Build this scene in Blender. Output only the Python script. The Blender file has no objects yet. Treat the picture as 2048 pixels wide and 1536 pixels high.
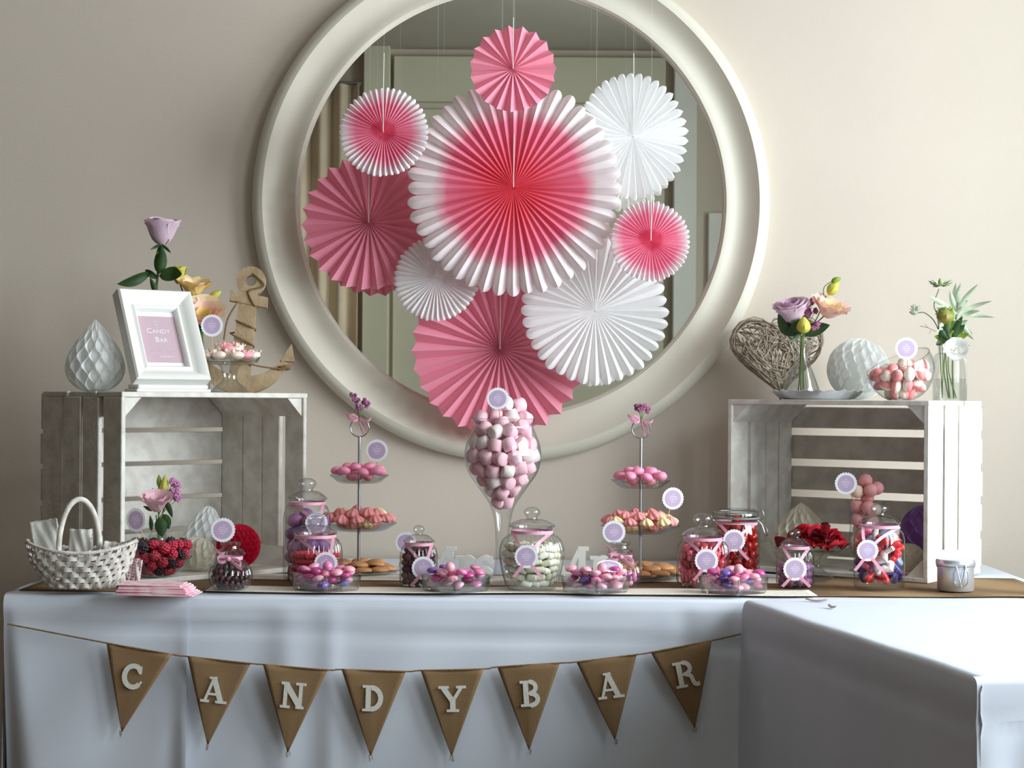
import bpy, math, random
import numpy as np
from mathutils import Vector, Matrix, Euler
sin, cos, pi, rad = math.sin, math.cos, math.pi, math.radians
random.seed(7)
SC = bpy.context.scene
COL = SC.collection
# ------------------------------------------------------------------ camera
TZ = 0.75                                   # height of the table top above the floor
F = 3500.0                                  # focal length in pixels of the 2048 wide frame
ROLL = rad(0.4)
CY, CZ = -3.5, TZ + 0.40
HOR = 797.0                                 # picture row of the horizon
RV = Vector((cos(ROLL), 0, sin(ROLL))); UV = Vector((-sin(ROLL), 0, cos(ROLL))); FV = Vector((0, 1, 0))
CP = Vector((0, CY, CZ))
cam_d = bpy.data.cameras.new('camera'); cam = bpy.data.objects.new('camera', cam_d); COL.objects.link(cam)
cam_d.sensor_width = 36.0; cam_d.lens = 36.0 * F / 2048.0; cam_d.shift_y = (HOR - 768.0) / 2048.0
cam_d.clip_end = 60
mw = Matrix((RV, UV, -FV)).transposed().to_4x4(); mw.translation = CP
cam.matrix_world = mw
SC.camera = cam

def W(px, py, d):                           # the point seen at a pixel, at depth d from the camera
    return CP + d * (FV + (px - 1024) / F * RV + (HOR - py) / F * UV)
def T(px, py, z=TZ):                        # the point seen at a pixel on a level surface
    k = ((px - 1024) / F * RV + (HOR - py) / F * UV).z
    return W(px, py, (z - CZ) / k)
# ------------------------------------------------------------------ world, window light, exposure
SC.view_settings.view_transform = 'Standard'; SC.view_settings.look = 'None'
SC.view_settings.gamma = 1.0; SC.view_settings.use_curve_mapping = False
SC.view_settings.exposure = 0.14
wd = bpy.data.worlds.new('world'); SC.world = wd; wd.use_nodes = True
bg = wd.node_tree.nodes['Background']; bg.inputs[0].default_value = (0.75, 0.85, 1.0, 1); bg.inputs[1].default_value = 1.0
ROOM = dict(x0=-4.6, x1=2.2, y0=-5.6, y1=0.86, z1=3.3)
WINS = [(-1.75, 0.10, 0.95, 2.65), (-4.1, -2.2, 1.0, 3.0)]         # y0, y1, z0, z1 in the right wall
for i, (a, b, c, d) in enumerate(WINS):
    nm = ('window_right_offscreen', 'window_right_far_offscreen')[i]; L = bpy.data.lights.new(nm, 'AREA'); L.shape = 'RECTANGLE'; L.size = (d - c); L.size_y = (b - a)
    L.energy = (172, 98)[i]; L.color = (0.88, 0.95, 1.0)
    o = bpy.data.objects.new(nm, L); COL.objects.link(o)
    o.location = (ROOM['x1'] + 0.22, (a + b) / 2, (c + d) / 2); o.rotation_euler = (0, rad(90), 0)

# ------------------------------------------------------------------ materials
MATS = {}
def lin(c):
    return tuple(((x / 255.0) / 12.92 if x / 255.0 < 0.04045 else ((x / 255.0 + 0.055) / 1.055) ** 2.4) for x in c)
def M(name, col, rough=0.6, metal=0.0, var=None, bump=None, trans=0.0, coat=0.0, spec=0.5, sss=0.0):
    """var = (colour, noise scale, amount); bump = (noise scale, strength); trans = share of light let through"""
    if name in MATS: return MATS[name]
    m = bpy.data.materials.new(name); m.use_nodes = True; nt = m.node_tree; N = nt.nodes; K = nt.links.new
    p = N['Principled BSDF']; out = N['Material Output']
    c = (*lin(col), 1)
    p.inputs['Base Color'].default_value = c; p.inputs['Roughness'].default_value = rough
    p.inputs['Metallic'].default_value = metal; p.inputs['Coat Weight'].default_value = coat
    p.inputs['Specular IOR Level'].default_value = spec
    if sss: p.inputs['Subsurface Weight'].default_value = sss; p.inputs['Subsurface Radius'].default_value = (0.01, 0.005, 0.004)
    tc = N.new('ShaderNodeTexCoord')
    csock = None
    if var:
        n = N.new('ShaderNodeTexNoise'); n.inputs['Scale'].default_value = var[1]; n.inputs['Detail'].default_value = 4
        K(tc.outputs['Object'], n.inputs['Vector'])
        r = N.new('ShaderNodeValToRGB'); r.color_ramp.elements[0].position = 0.38; r.color_ramp.elements[1].position = 0.64
        K(n.outputs['Fac'], r.inputs['Fac'])
        mu = N.new('ShaderNodeMath'); mu.operation = 'MULTIPLY'; mu.inputs[1].default_value = var[2]; K(r.outputs['Color'], mu.inputs[0])
        mx = N.new('ShaderNodeMix'); mx.data_type = 'RGBA'; mx.inputs['A'].default_value = c; mx.inputs['B'].default_value = (*lin(var[0]), 1)
        K(mu.outputs[0], mx.inputs['Factor']); csock = mx.outputs['Result']; K(csock, p.inputs['Base Color'])
    if bump:
        n = N.new('ShaderNodeTexNoise'); n.inputs['Scale'].default_value = bump[0]; n.inputs['Detail'].default_value = 5
        K(tc.outputs['Object'], n.inputs['Vector'])
        b = N.new('ShaderNodeBump'); b.inputs['Strength'].default_value = bump[1]; b.inputs['Distance'].default_value = 0.004
        K(n.outputs['Fac'], b.inputs['Height']); K(b.outputs['Normal'], p.inputs['Normal'])
    if trans:
        t = N.new('ShaderNodeBsdfTranslucent'); t.inputs['Color'].default_value = c
        if csock: K(csock, t.inputs['Color'])
        x = N.new('ShaderNodeMixShader'); x.inputs[0].default_value = trans
        K(p.outputs[0], x.inputs[1]); K(t.outputs[0], x.inputs[2]); K(x.outputs[0], out.inputs['Surface'])
    MATS[name] = m; return m
def glassmat(name, tint, edge, ior=1.5, rough=0.015):
    m = bpy.data.materials.new(name); m.use_nodes = True; nt = m.node_tree; N = nt.nodes; K = nt.links.new
    out = N['Material Output']; N.remove(N['Principled BSDF'])
    t = N.new('ShaderNodeBsdfTransparent'); g = N.new('ShaderNodeBsdfGlossy'); g.inputs['Roughness'].default_value = rough
    lw = N.new('ShaderNodeLayerWeight'); lw.inputs['Blend'].default_value = 0.5      # Facing = 1 - |cos|
    p3_ = N.new('ShaderNodeMath'); p3_.operation = 'POWER'; p3_.inputs[1].default_value = 2.0; K(lw.outputs['Facing'], p3_.inputs[0])
    mx = N.new('ShaderNodeMix'); mx.data_type = 'RGBA'; mx.inputs['A'].default_value = (*tint, 1); mx.inputs['B'].default_value = (*edge, 1)
    K(p3_.outputs[0], mx.inputs['Factor']); K(mx.outputs['Result'], t.inputs['Color'])
    f0 = ((ior - 1) / (ior + 1)) ** 2 * 1.9   # both faces of the pane
    p5 = N.new('ShaderNodeMath'); p5.operation = 'POWER'; p5.inputs[1].default_value = 4.5; K(lw.outputs['Facing'], p5.inputs[0])
    fr = N.new('ShaderNodeMath'); fr.operation = 'MULTIPLY_ADD'; fr.inputs[1].default_value = 0.85 - f0; fr.inputs[2].default_value = f0; K(p5.outputs[0], fr.inputs[0])
    x = N.new('ShaderNodeMixShader'); K(fr.outputs[0], x.inputs[0]); K(t.outputs[0], x.inputs[1]); K(g.outputs[0], x.inputs[2])
    K(x.outputs[0], out.inputs['Surface']); MATS[name] = m; return m
GLASS = glassmat('clear_glass', (0.975, 0.985, 0.982), (0.58, 0.63, 0.62))
GLASS2 = glassmat('thick_glass', (0.955, 0.968, 0.962), (0.62, 0.67, 0.66), 1.65)
PANE = glassmat('window_glass', (0.97, 0.98, 0.98), (0.8, 0.85, 0.85))
CELLO = glassmat('cellophane', (0.93, 0.95, 0.95), (0.6, 0.64, 0.66), 1.7, 0.12)
def nodes(m): return m.node_tree.nodes, m.node_tree.links.new, m.node_tree.nodes['Principled BSDF']

WALL = M('wall_paint', (207, 195, 181), 0.85, var=((202, 190, 176), 3.0, 0.5), bump=(220, 0.08))
WALL2 = M('low_bounce_wall', (92, 74, 58), 0.6, var=((72, 56, 42), 6, 0.7))  # unseen left wall, coloured dark to cut the light it bounces back
CEIL = M('ceiling_paint', (186, 180, 170), 0.9, var=((178, 172, 162), 2, 0.4))
FLOORM = M('floor_wood', (84, 58, 38), 0.5, var=((62, 42, 28), 6, 0.8))
WHITE = M('white_lacquer', (232, 231, 226), 0.4, var=((224, 222, 216), 8, 0.4))
CREAM = M('cream_lacquer', (216, 211, 195), 0.42, var=((211, 206, 189), 5, 0.4))
CLOTH = M('white_table_linen', (212, 218, 228), 0.75, var=((206, 212, 223), 4, 0.5), bump=(700, 0.05))
LACE = M('cream_lace', (238, 232, 220), 0.9, var=((216, 207, 190), 300, 0.8), bump=(400, 0.5))
WOODW = M('whitewashed_wood', (222, 219, 211), 0.8, var=((186, 177, 163), 26, 0.55), bump=(90, 0.35))
DRIFT = M('driftwood', (176, 155, 122), 0.8, var=((146, 122, 92), 30, 0.8), bump=(120, 0.4))
TWIG = M('grey_twig', (186, 172, 154), 0.85, var=((142, 126, 108), 60, 0.8), bump=(200, 0.5))
ROPE = M('twine', (150, 117, 78), 0.9, var=((112, 82, 50), 200, 0.8), bump=(600, 0.6))
PAPERW = M('white_tissue_paper', (248, 248, 248), 0.8, trans=0.38)
PINKP = M('pink_paper', (250, 162, 184), 0.7, trans=0.2, bump=(500, 0.04))
CARD = M('white_card', (238, 238, 244), 0.7)
LILAC = M('lilac_card', (188, 166, 196), 0.7)
PICK = M('wooden_pick', (206, 170, 110), 0.7)
RIB = M('pink_satin_ribbon', (238, 176, 198), 0.35, trans=0.15)
METAL = M('brushed_steel', (178, 178, 180), 0.32, metal=1.0)
SILVER = M('polished_tin', (222, 226, 232), 0.30, metal=0.75)
BASKETM = M('white_painted_cane', (226, 222, 214), 0.7, var=((178, 168, 152), 40, 0.7), bump=(150, 0.3))
STEM = M('green_stem', (92, 120, 52), 0.6)
DKSTEM = M('dark_stem', (70, 74, 40), 0.6)
LEAF = M('dark_leaf', (52, 84, 38), 0.5, var=((34, 60, 28), 40, 0.7), trans=0.15)
LEAFL = M('fresh_leaf', (150, 176, 62), 0.5, var=((112, 148, 50), 50, 0.7), trans=0.25)
SAGE = M('silvery_leaf', (196, 208, 184), 0.6, var=((172, 188, 158), 60, 0.6), trans=0.25)
def burlap():
    m = M('burlap', (156, 122, 76), 0.95); N, K, p = nodes(m)
    tc = N.new('ShaderNodeTexCoord'); ws = []
    for a in ('X', 'Z'):
        w = N.new('ShaderNodeTexWave'); w.wave_type = 'BANDS'; w.bands_direction = a
        w.inputs['Scale'].default_value = 190; w.inputs['Distortion'].default_value = 1.2; w.inputs['Detail'].default_value = 2
        K(tc.outputs['Object'], w.inputs['Vector']); ws.append(w)
    mu = N.new('ShaderNodeMath'); mu.operation = 'MULTIPLY'; K(ws[0].outputs['Fac'], mu.inputs[0]); K(ws[1].outputs['Fac'], mu.inputs[1])
    r = N.new('ShaderNodeValToRGB'); r.color_ramp.elements[0].color = (*lin((106, 80, 52)), 1); r.color_ramp.elements[1].color = (*lin((176, 144, 102)), 1)
    r.color_ramp.elements[1].position = 0.6
    K(mu.outputs[0], r.inputs['Fac']); K(r.outputs['Color'], p.inputs['Base Color'])
    b = N.new('ShaderNodeBump'); b.inputs['Strength'].default_value = 0.5; b.inputs['Distance'].default_value = 0.001
    K(mu.outputs[0], b.inputs['Height']); K(b.outputs['Normal'], p.inputs['Normal'])
    return m
BURLAP = burlap()
def ombre(name, stops):                      # dyed tissue: the colour runs with the distance from the fan's hub
    m = M(name, (240, 238, 238), 0.75, trans=0.25); N, K, p = nodes(m)
    tc = N.new('ShaderNodeTexCoord'); sp = N.new('ShaderNodeSeparateXYZ'); cb = N.new('ShaderNodeCombineXYZ')
    K(tc.outputs['Object'], sp.inputs[0]); K(sp.outputs[0], cb.inputs[0]); K(sp.outputs[2], cb.inputs[1])
    ln = N.new('ShaderNodeVectorMath'); ln.operation = 'LENGTH'; K(cb.outputs[0], ln.inputs[0])
    no = N.new('ShaderNodeTexNoise'); no.inputs['Scale'].default_value = 14; no.inputs['Detail'].default_value = 3; K(tc.outputs['Object'], no.inputs['Vector'])
    ad = N.new('ShaderNodeMath'); ad.operation = 'MULTIPLY_ADD'; ad.inputs[1].default_value = 0.05; K(no.outputs['Fac'], ad.inputs[0]); K(ln.outputs['Value'], ad.inputs[2])
    r = N.new('ShaderNodeValToRGB'); e = r.color_ramp.elements
    while len(e) < len(stops): e.new(0.5)
    for q, (pos, c) in zip(e, stops): q.position = pos; q.color = (*lin(c), 1)
    K(ad.outputs[0], r.inputs['Fac']); K(r.outputs['Color'], p.inputs['Base Color'])
    for n in N:
        if n.type == 'BSDF_TRANSLUCENT': K(r.outputs['Color'], n.inputs['Color'])
    return m
MIRROR = M('mirror_silver', (226, 227, 218), 0.01, metal=1.0)

# ------------------------------------------------------------------ mesh helpers: each returns (verts, faces)
def join(*parts):
    v, f = [], []
    for a, b in parts:
        n = len(v); v += [tuple(x) for x in a]; f += [tuple(i + n for i in q) for q in b]
    return v, f
def xf(g, m):
    return [tuple(m @ Vector(p)) for p in g[0]], g[1]
def mv(g, loc=(0, 0, 0), rot=(0, 0, 0), sc=(1, 1, 1)):
    if isinstance(sc, (int, float)): sc = (sc, sc, sc)
    return xf(g, Matrix.LocRotScale(Vector(loc), Euler(rot), Vector(sc)))
def box(x0, x1, y0, y1, z0, z1):
    v = [(x, y, z) for z in (z0, z1) for y in (y0, y1) for x in (x0, x1)]
    return v, [(0, 2, 3, 1), (4, 5, 7, 6), (0, 1, 5, 4), (2, 6, 7, 3), (0, 4, 6, 2), (1, 3, 7, 5)]
def bbox(x0, x1, y0, y1, z0, z1, b=0.002):   # a box with chamfered edges
    v, f = [], []
    X, Y, Z = (x0, x1), (y0, y1), (z0, z1); s = (1, -1)
    idx = {}
    for i in (0, 1):
        for j in (0, 1):
            for k in (0, 1):
                for ax in range(3):
                    p = [X[i] + b * s[i], Y[j] + b * s[j], Z[k] + b * s[k]]; p[ax] = (X[i], Y[j], Z[k])[ax]
                    idx[i, j, k, ax] = len(v); v.append(tuple(p))
    q = lambda *a: f.append(tuple(idx[t] for t in a))
    for i in (0, 1):
        q((i, 0, 0, 0), (i, 1, 0, 0), (i, 1, 1, 0), (i, 0, 1, 0)); q((0, i, 0, 1), (1, i, 0, 1), (1, i, 1, 1), (0, i, 1, 1)); q((0, 0, i, 2), (1, 0, i, 2), (1, 1, i, 2), (0, 1, i, 2))
        for j in (0, 1):
            q((i, j, 0, 0), (i, j, 1, 0), (i, j, 1, 1), (i, j, 0, 1)); q((i, 0, j, 0), (i, 1, j, 0), (i, 1, j, 2), (i, 0, j, 2)); q((0, i, j, 1), (1, i, j, 1), (1, i, j, 2), (0, i, j, 2))
            for k in (0, 1): q((i, j, k, 0), (i, j, k, 1), (i, j, k, 2))
    return v, f
def lathe(prof, seg=32, rib=None, axis=True):
    """prof = [(r, z)]; rib = f(angle, i) multiplies the radius"""
    v, f, rings = [], [], []
    for i, (r, z) in enumerate(prof):
        if r < 1e-6: rings.append([len(v)]); v.append((0, 0, z))
        else:
            rings.append(list(range(len(v), len(v) + seg)))
            for k in range(seg):
                a = 2 * pi * k / seg; q = r * (rib(a, i) if rib else 1); v.append((q * cos(a), q * sin(a), z))
    for a, b in zip(rings, rings[1:]):
        if len(a) == 1 and len(b) == 1: continue
        for k in range(seg):
            k2 = (k + 1) % seg
            if len(a) == 1: f.append((a[0], b[k2], b[k]))
            elif len(b) == 1: f.append((a[k], a[k2], b[0]))
            else: f.append((a[k], a[k2], b[k2], b[k]))
    return v, f
def tube(path, r, seg=8, closed=False, cap=True):
    P = [Vector(p) for p in path]; n = len(P); v, f = [], []
    up = Vector((0.13, 0.31, 0.94)).normalized(); prev = None
    for i, p in enumerate(P):
        t = (P[(i + 1) % n] - P[i - 1]) if closed else (P[min(i + 1, n - 1)] - P[max(i - 1, 0)])
        t = t.normalized() if t.length > 1e-9 else Vector((0, 0, 1))
        u = (prev - t * prev.dot(t)) if prev is not None else (up - t * up.dot(t))
        if u.length < 1e-4: u = t.orthogonal()
        u.normalize(); w = t.cross(u); prev = u
        rr = r[i] if isinstance(r, (list, tuple)) else r
        for k in range(seg):
            a = 2 * pi * k / seg; v.append(tuple(p + u * (rr * cos(a)) + w * (rr * sin(a))))
    for i in range(n if closed else n - 1):
        a, b = i * seg, ((i + 1) % n) * seg
        for k in range(seg): k2 = (k + 1) % seg; f.append((a + k, a + k2, b + k2, b + k))
    if cap and not closed: f.append(tuple(range(seg - 1, -1, -1))); f.append(tuple(range((n - 1) * seg, n * seg)))
    return v, f
def band(path, wvec, w, th=0.0006):          # a flat ribbon along a path, w wide along wvec
    P = [Vector(p) for p in path]; v, f = [], []
    for i, p in enumerate(P):
        wv = (Vector(wvec[i]) if isinstance(wvec, list) else Vector(wvec)).normalized() * (w / 2)
        t = (P[min(i + 1, len(P) - 1)] - P[max(i - 1, 0)]).normalized(); n = t.cross(wv).normalized() * th / 2
        v += [tuple(p + wv + n), tuple(p - wv + n), tuple(p - wv - n), tuple(p + wv - n)]
    for i in range(len(P) - 1):
        a = i * 4
        for k in range(4): f.append((a + k, a + (k + 1) % 4, a + 4 + (k + 1) % 4, a + 4 + k))
    f += [(3, 2, 1, 0), tuple(range(len(v) - 4, len(v)))]
    return v, f
def prism(outline, y0, y1):                  # an outline in x,z pushed from y0 to y1 (y0 is the front)
    n = len(outline); v = [(x, y0, z) for x, z in outline] + [(x, y1, z) for x, z in outline]
    return v, [tuple(range(n)), tuple(range(2 * n - 1, n - 1, -1))] + [((k + 1) % n, k, n + k, n + (k + 1) % n) for k in range(n)]
def disc(r, y0, y1, n=40, wav=None):
    return prism([((r + (wav(2 * pi * k / n) if wav else 0)) * cos(2 * pi * k / n), (r + (wav(2 * pi * k / n) if wav else 0)) * sin(2 * pi * k / n)) for k in range(n)], y0, y1)
def grid(nu, nv, fn):
    v = [tuple(fn(i / nu, j / nv)) for j in range(nv + 1) for i in range(nu + 1)]
    return v, [(j * (nu + 1) + i, j * (nu + 1) + i + 1, (j + 1) * (nu + 1) + i + 1, (j + 1) * (nu + 1) + i) for j in range(nv) for i in range(nu)]
def ball(rx, ry=None, rz=None, seg=12, rings=8, fn=None):
    ry = rx if ry is None else ry; rz = rx if rz is None else rz
    g = lathe([(sin(pi * i / rings), -cos(pi * i / rings)) for i in range(rings + 1)], seg)
    v = []
    for p in g[0]:
        k = fn(Vector(p)) if fn else 1.0; v.append((p[0] * rx * k, p[1] * ry * k, p[2] * rz * k))
    return v, g[1]
def solid(g, th):                            # gives a sheet a thickness along its vertex normals
    me = bpy.data.meshes.new('t'); me.from_pydata(g[0], [], g[1]); me.update()
    nr = [x.vector.copy() for x in me.vertex_normals]; bpy.data.meshes.remove(me)
    n = len(g[0]); v = [tuple(p) for p in g[0]] + [tuple(Vector(p) - q * th) for p, q in zip(g[0], nr)]
    f = list(g[1]) + [tuple(i + n for i in reversed(q)) for q in g[1]]
    cnt = {}
    for q in g[1]:
        for a, b in zip(q, q[1:] + q[:1]): cnt[(a, b)] = 1
    for a, b in cnt:
        if (b, a) not in cnt: f.append((b, a, a + n, b + n))
    return v, f
def mesh(name, g, mat, smooth=True):
    me = bpy.data.meshes.new(name); me.from_pydata([tuple(p) for p in g[0]], [], g[1]); me.update()
    me.materials.append(mat)
    if smooth is True:
        me.polygons.foreach_set('use_smooth', [True] * len(me.polygons))
        try: me.set_sharp_from_angle(angle=rad(42))
        except Exception: pass
    elif smooth == 'all': me.polygons.foreach_set('use_smooth', [True] * len(me.polygons))
    return me
def tag(o, label=None, cat=None, group=None, kind=None):
    if label: o['label'] = label
    if cat: o['category'] = cat
    if group: o['group'] = group
    if kind: o['kind'] = kind
    return o
def ob(name, me, parent=None, loc=(0, 0, 0), rot=(0, 0, 0), sc=(1, 1, 1)):
    o = bpy.data.objects.new(name, me); COL.objects.link(o); o.parent = parent
    o.location = loc; o.rotation_euler = rot; o.scale = (sc, sc, sc) if isinstance(sc, (int, float)) else sc
    return o
def obj(name, g, mat, parent=None, loc=(0, 0, 0), rot=(0, 0, 0), sc=(1, 1, 1), smooth=True):
    return ob(name, mesh(name, g, mat, smooth), parent, loc, rot, sc)
def thing(name, label, cat, loc=(0, 0, 0), rot=(0, 0, 0), group=None):
    return tag(ob(name, None, None, loc, rot), label, cat, group)
def struct(name, g, mat, **k):
    return tag(obj(name, g, mat, **k), kind='structure')
def rel(g, o):                               # world points to points under an unrotated parent
    L = Vector(o.location if not isinstance(o, (tuple, Vector)) else o)
    return [tuple(Vector(p) - L) for p in g[0]], g[1]
def rnd(a, b): return random.uniform(a, b)
# ================================================================== the room
R = ROOM; t = 0.2
struct('floor', box(R['x0'] - t, R['x1'] + t, R['y0'] - t, R['y1'] + t, -0.1, 0), FLOORM, smooth=False)
struct('ceiling', box(R['x0'] - t, R['x1'] + t, R['y0'] - t, R['y1'] + t, R['z1'], R['z1'] + 0.1), CEIL, smooth=False)
struct('wall_back', box(R['x0'] - t, R['x1'] + t, R['y1'], R['y1'] + t, 0, R['z1']), WALL, smooth=False)
struct('wall_left', box(R['x0'] - t, R['x0'], R['y0'], R['y1'], 0, R['z1']), WALL2, smooth=False)
struct('wall_front', box(R['x0'] - t, R['x1'] + t, R['y0'] - t, R['y0'], 0, R['z1']), WALL, smooth=False)
ws = sorted(WINS); segs = []; y = R['y0']
for a, b, c, d in ws:
    segs += [box(R['x1'], R['x1'] + t, y, a, 0, R['z1']), box(R['x1'], R['x1'] + t, a, b, 0, c), box(R['x1'], R['x1'] + t, a, b, d, R['z1'])]; y = b
segs.append(box(R['x1'], R['x1'] + t, y, R['y1'], 0, R['z1']))
struct('wall_right', join(*segs), WALL, smooth=False)
for i, (a, b, c, d) in enumerate(WINS):
    w = struct('window_%d' % (i + 1), join(box(0.06, 0.12, a, a + 0.06, c, d), box(0.06, 0.12, b - 0.06, b, c, d), box(0.06, 0.12, a + .06, b - .06, c, c + 0.06), box(0.06, 0.12, a + .06, b - .06, d - 0.06, d)), WHITE, loc=(R['x1'], 0, 0), smooth=False)
    m = (a + b) / 2
    obj('mullion', box(0.07, 0.11, m - 0.025, m + 0.025, c + .06, d - .06), WHITE, w, smooth=False)
    for s in ((a + .06, m - .025), (m + .025, b - .06)):
        obj('pane', box(0.088, 0.092, s[0], s[1], c + .06, d - .06), PANE, w, smooth=False)
    obj('window_sill', bbox(-0.05, 0.14, a - 0.04, b + 0.04, c - 0.03, c), WHITE, w, smooth=False)
struct('baseboard_back', bbox(R['x0'], R['x1'], R['y1'] - 0.018, R['y1'], 0, 0.1), WHITE, smooth=False)
# the far side of the room, seen in the mirror: a panelled wall with a doorway and tall casings
OLIVE = M('olive_panel_paint', (206, 202, 182), 0.8, var=((198, 194, 174), 3, 0.5))
TAN = M('tan_curtain', (232, 214, 190), 0.85, var=((214, 194, 168), 5, 0.7))
y0 = R['y0']
def fb(x0, x1, z0, z1, dep): return bbox(x0, x1, y0, y0 + dep, z0, z1, 0.005)
tr = struct('trim_1', fb(-0.92, -0.76, 0, R['z1'], 0.12), OLIVE, smooth=False)
obj('panel', fb(-0.74, 0.93, 0.2, 2.93, 0.03), OLIVE, tr, smooth=False); obj('panel', fb(-0.74, 0.93, 2.97, R['z1'] - .05, 0.06), OLIVE, tr, smooth=False)
tr = struct('trim_2', fb(0.98, 1.12, 0, R['z1'], 0.10), WHITE, smooth=False)
d = struct('door_1', fb(1.2, 2.1, 0, 2.3, 0.05), WHITE, smooth=False)
for zz in ((0.25, 1.0), (1.2, 2.1)): obj('door_panel', fb(1.32, 1.98, zz[0], zz[1], 0.065), WHITE, d, smooth=False)
hx = obj('door_handle', join(tube([(1.3, y0 + .05, 1.05), (1.3, y0 + .1, 1.05), (1.42, y0 + .1, 1.05)], 0.01)), METAL, d)
cu = thing('curtain', 'tan curtain hanging on the far wall, seen in the mirror', 'curtain', (0, 0, 0))
obj('fabric', solid(grid(80, 1, lambda u, v: (-2.3 + 1.36 * u, y0 + 0.16 + 0.045 * sin(u * 70), 0.05 + 3.0 * v)), 0.004), TAN, cu, smooth='all')
obj('curtain_rod', tube([(-2.36, y0 + .16, 3.06), (-0.93, y0 + .16, 3.06)], 0.012), METAL, cu)

# ================================================================== tables
TX0, TX1, TY1 = -1.012, 1.16, 0.845
tb = thing('buffet_table', 'long buffet table under white linen against the wall', 'table', (0, 0, 0))
obj('tabletop', box(TX0 + .01, TX1, 0.012, TY1, TZ - 0.035, TZ - 0.006), FLOORM, tb, smooth=False)
for x in (TX0 + .06, TX1 - .06):
    for yy in (0.07, TY1 - .06): obj('leg', bbox(x - .025, x + .025, yy - .025, yy + .025, 0, TZ - .035), FLOORM, tb, smooth=False)
def fold(x, s, seed):
    """depth of the hanging cloth at x, s metres below the table edge"""
    g = min(1, s / 0.25)
    r = random.Random(seed); v = 0
    for k in range(9):
        c, w, a = r.uniform(TX0, TX1), r.uniform(0.02, 0.07), r.uniform(-0.007, 0.008)
        dr = r.uniform(-.10, .10)
        v += a * math.exp(-((x - c - dr * s) / w) ** 2) * (0.35 + 0.65 * g)
    v += 0.006 * g * sin(x * 9 + seed + s * 2) + 0.0025 * g * sin(x * 31 + 3 * s * 5)
    v -= 0.006 * math.exp(-((s - 0.068 - 0.022 * x) / 0.007) ** 2)      # ironed crease
    v -= 0.0012 * math.exp(-((s - 0.36) / 0.01) ** 2)
    return v
def drape(x0, x1, depth, hang, seed, zoff=0.0, nx=150, lift=0.0, wrapl=False):
    prof = []
    for i in range(5): prof.append((depth * (1 - i / 5), 0.0))
    rr = 0.010
    prof += [(0.02, 0), (rr, 0)] + [(rr - rr * sin(a), -rr + rr * cos(a)) for a in (rad(25), rad(50), rad(75), rad(90))]
    n = 40
    prof += [(0, -rr - (hang - rr) * (i / n) ** 1.25) for i in range(1, n + 1)]
    def fn(u, v):
        x = x0 + (x1 - x0) * u; k = min(int(v * (len(prof) - 1) + .5), len(prof) - 1); y, z = prof[k]
        s = max(0, -z - rr)
        if s > 0: y -= 0.004 + 0.03 * s * s * 0.6 + lift; y += -fold(x, s, seed) * min(1, s / .02)
        else: y -= lift * min(1, max(0, 0.05 - y) / 0.05)
        if wrapl and s > 0: y -= 0.016 * math.exp(-((x - x1) / 0.02) ** 2) * min(1, s * 3)
        if wrapl and z < -rr: y += 0.05 * math.exp(-((x - x0) / (0.012 + 0.06 * s)) ** 2) * min(1, s * 2.2)
        z2 = z + zoff + (0.0008 * sin(x * 23) * sin(y * 31 + x * 11) if z == 0 else 0)
        return (x, y, TZ + z2)
    return grid(nx, len(prof) - 1, fn)
cl = tag(obj('tablecloth', drape(-0.66, TX1, TY1, 0.735, 3, nx=170), CLOTH, smooth='all'), 'white linen tablecloth behind the burlap pennants, hanging from the long table', 'tablecloth')
c2 = tag(obj('tablecloth', drape(TX0, -0.644, TY1, 0.735, 11, zoff=0.0010, nx=60, lift=0.006, wrapl=True), CLOTH, smooth='all'), 'white linen cloth overlapping the end of the long table under the basket', 'tablecloth')
for x in (TX0,):
    sd = obj('side_drop', grid(14, 20, lambda u, v: (x - 0.004 - 0.012 * v * (1 + sin(u * 13)), 0.02 + (TY1 - .02) * u, TZ + .002 - 0.72 * v)), CLOTH, c2, smooth='all')
# the second table, turned 13 degrees, standing in front of the right end
A0 = T(1487, 1203); A1 = T(1955, 1357); e = (A1 - A0).normalized(); e = Vector((e.x, e.y, 0)).normalized(); n_ = Vector((-e.y, e.x, 0)) # n_: to the table's inside
LEN = (A1 - A0).length
t2 = thing('side_table', 'side table under a white cloth standing out from the long table', 'table', (0, 0, 0))
def P2(s, w, z): p = A0 + e * s + n_ * w; return (p.x, p.y, TZ + z)
def hexa(s0, s1, w0, w1, z0, z1):
    g = box(s0, s1, w0, w1, z0, z1); return [P2(*p) for p in g[0]], g[1]
obj('tabletop', hexa(0.30, LEN - .01, 0.012, 0.80, -0.03, -0.006), FLOORM, t2, smooth=False)
for s in (0.36, LEN - .08):
    for w in (0.07, 0.73): obj('leg', hexa(s - .025, s + .025, w - .025, w + .025, -TZ, -0.03), FLOORM, t2, smooth=False)
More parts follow.
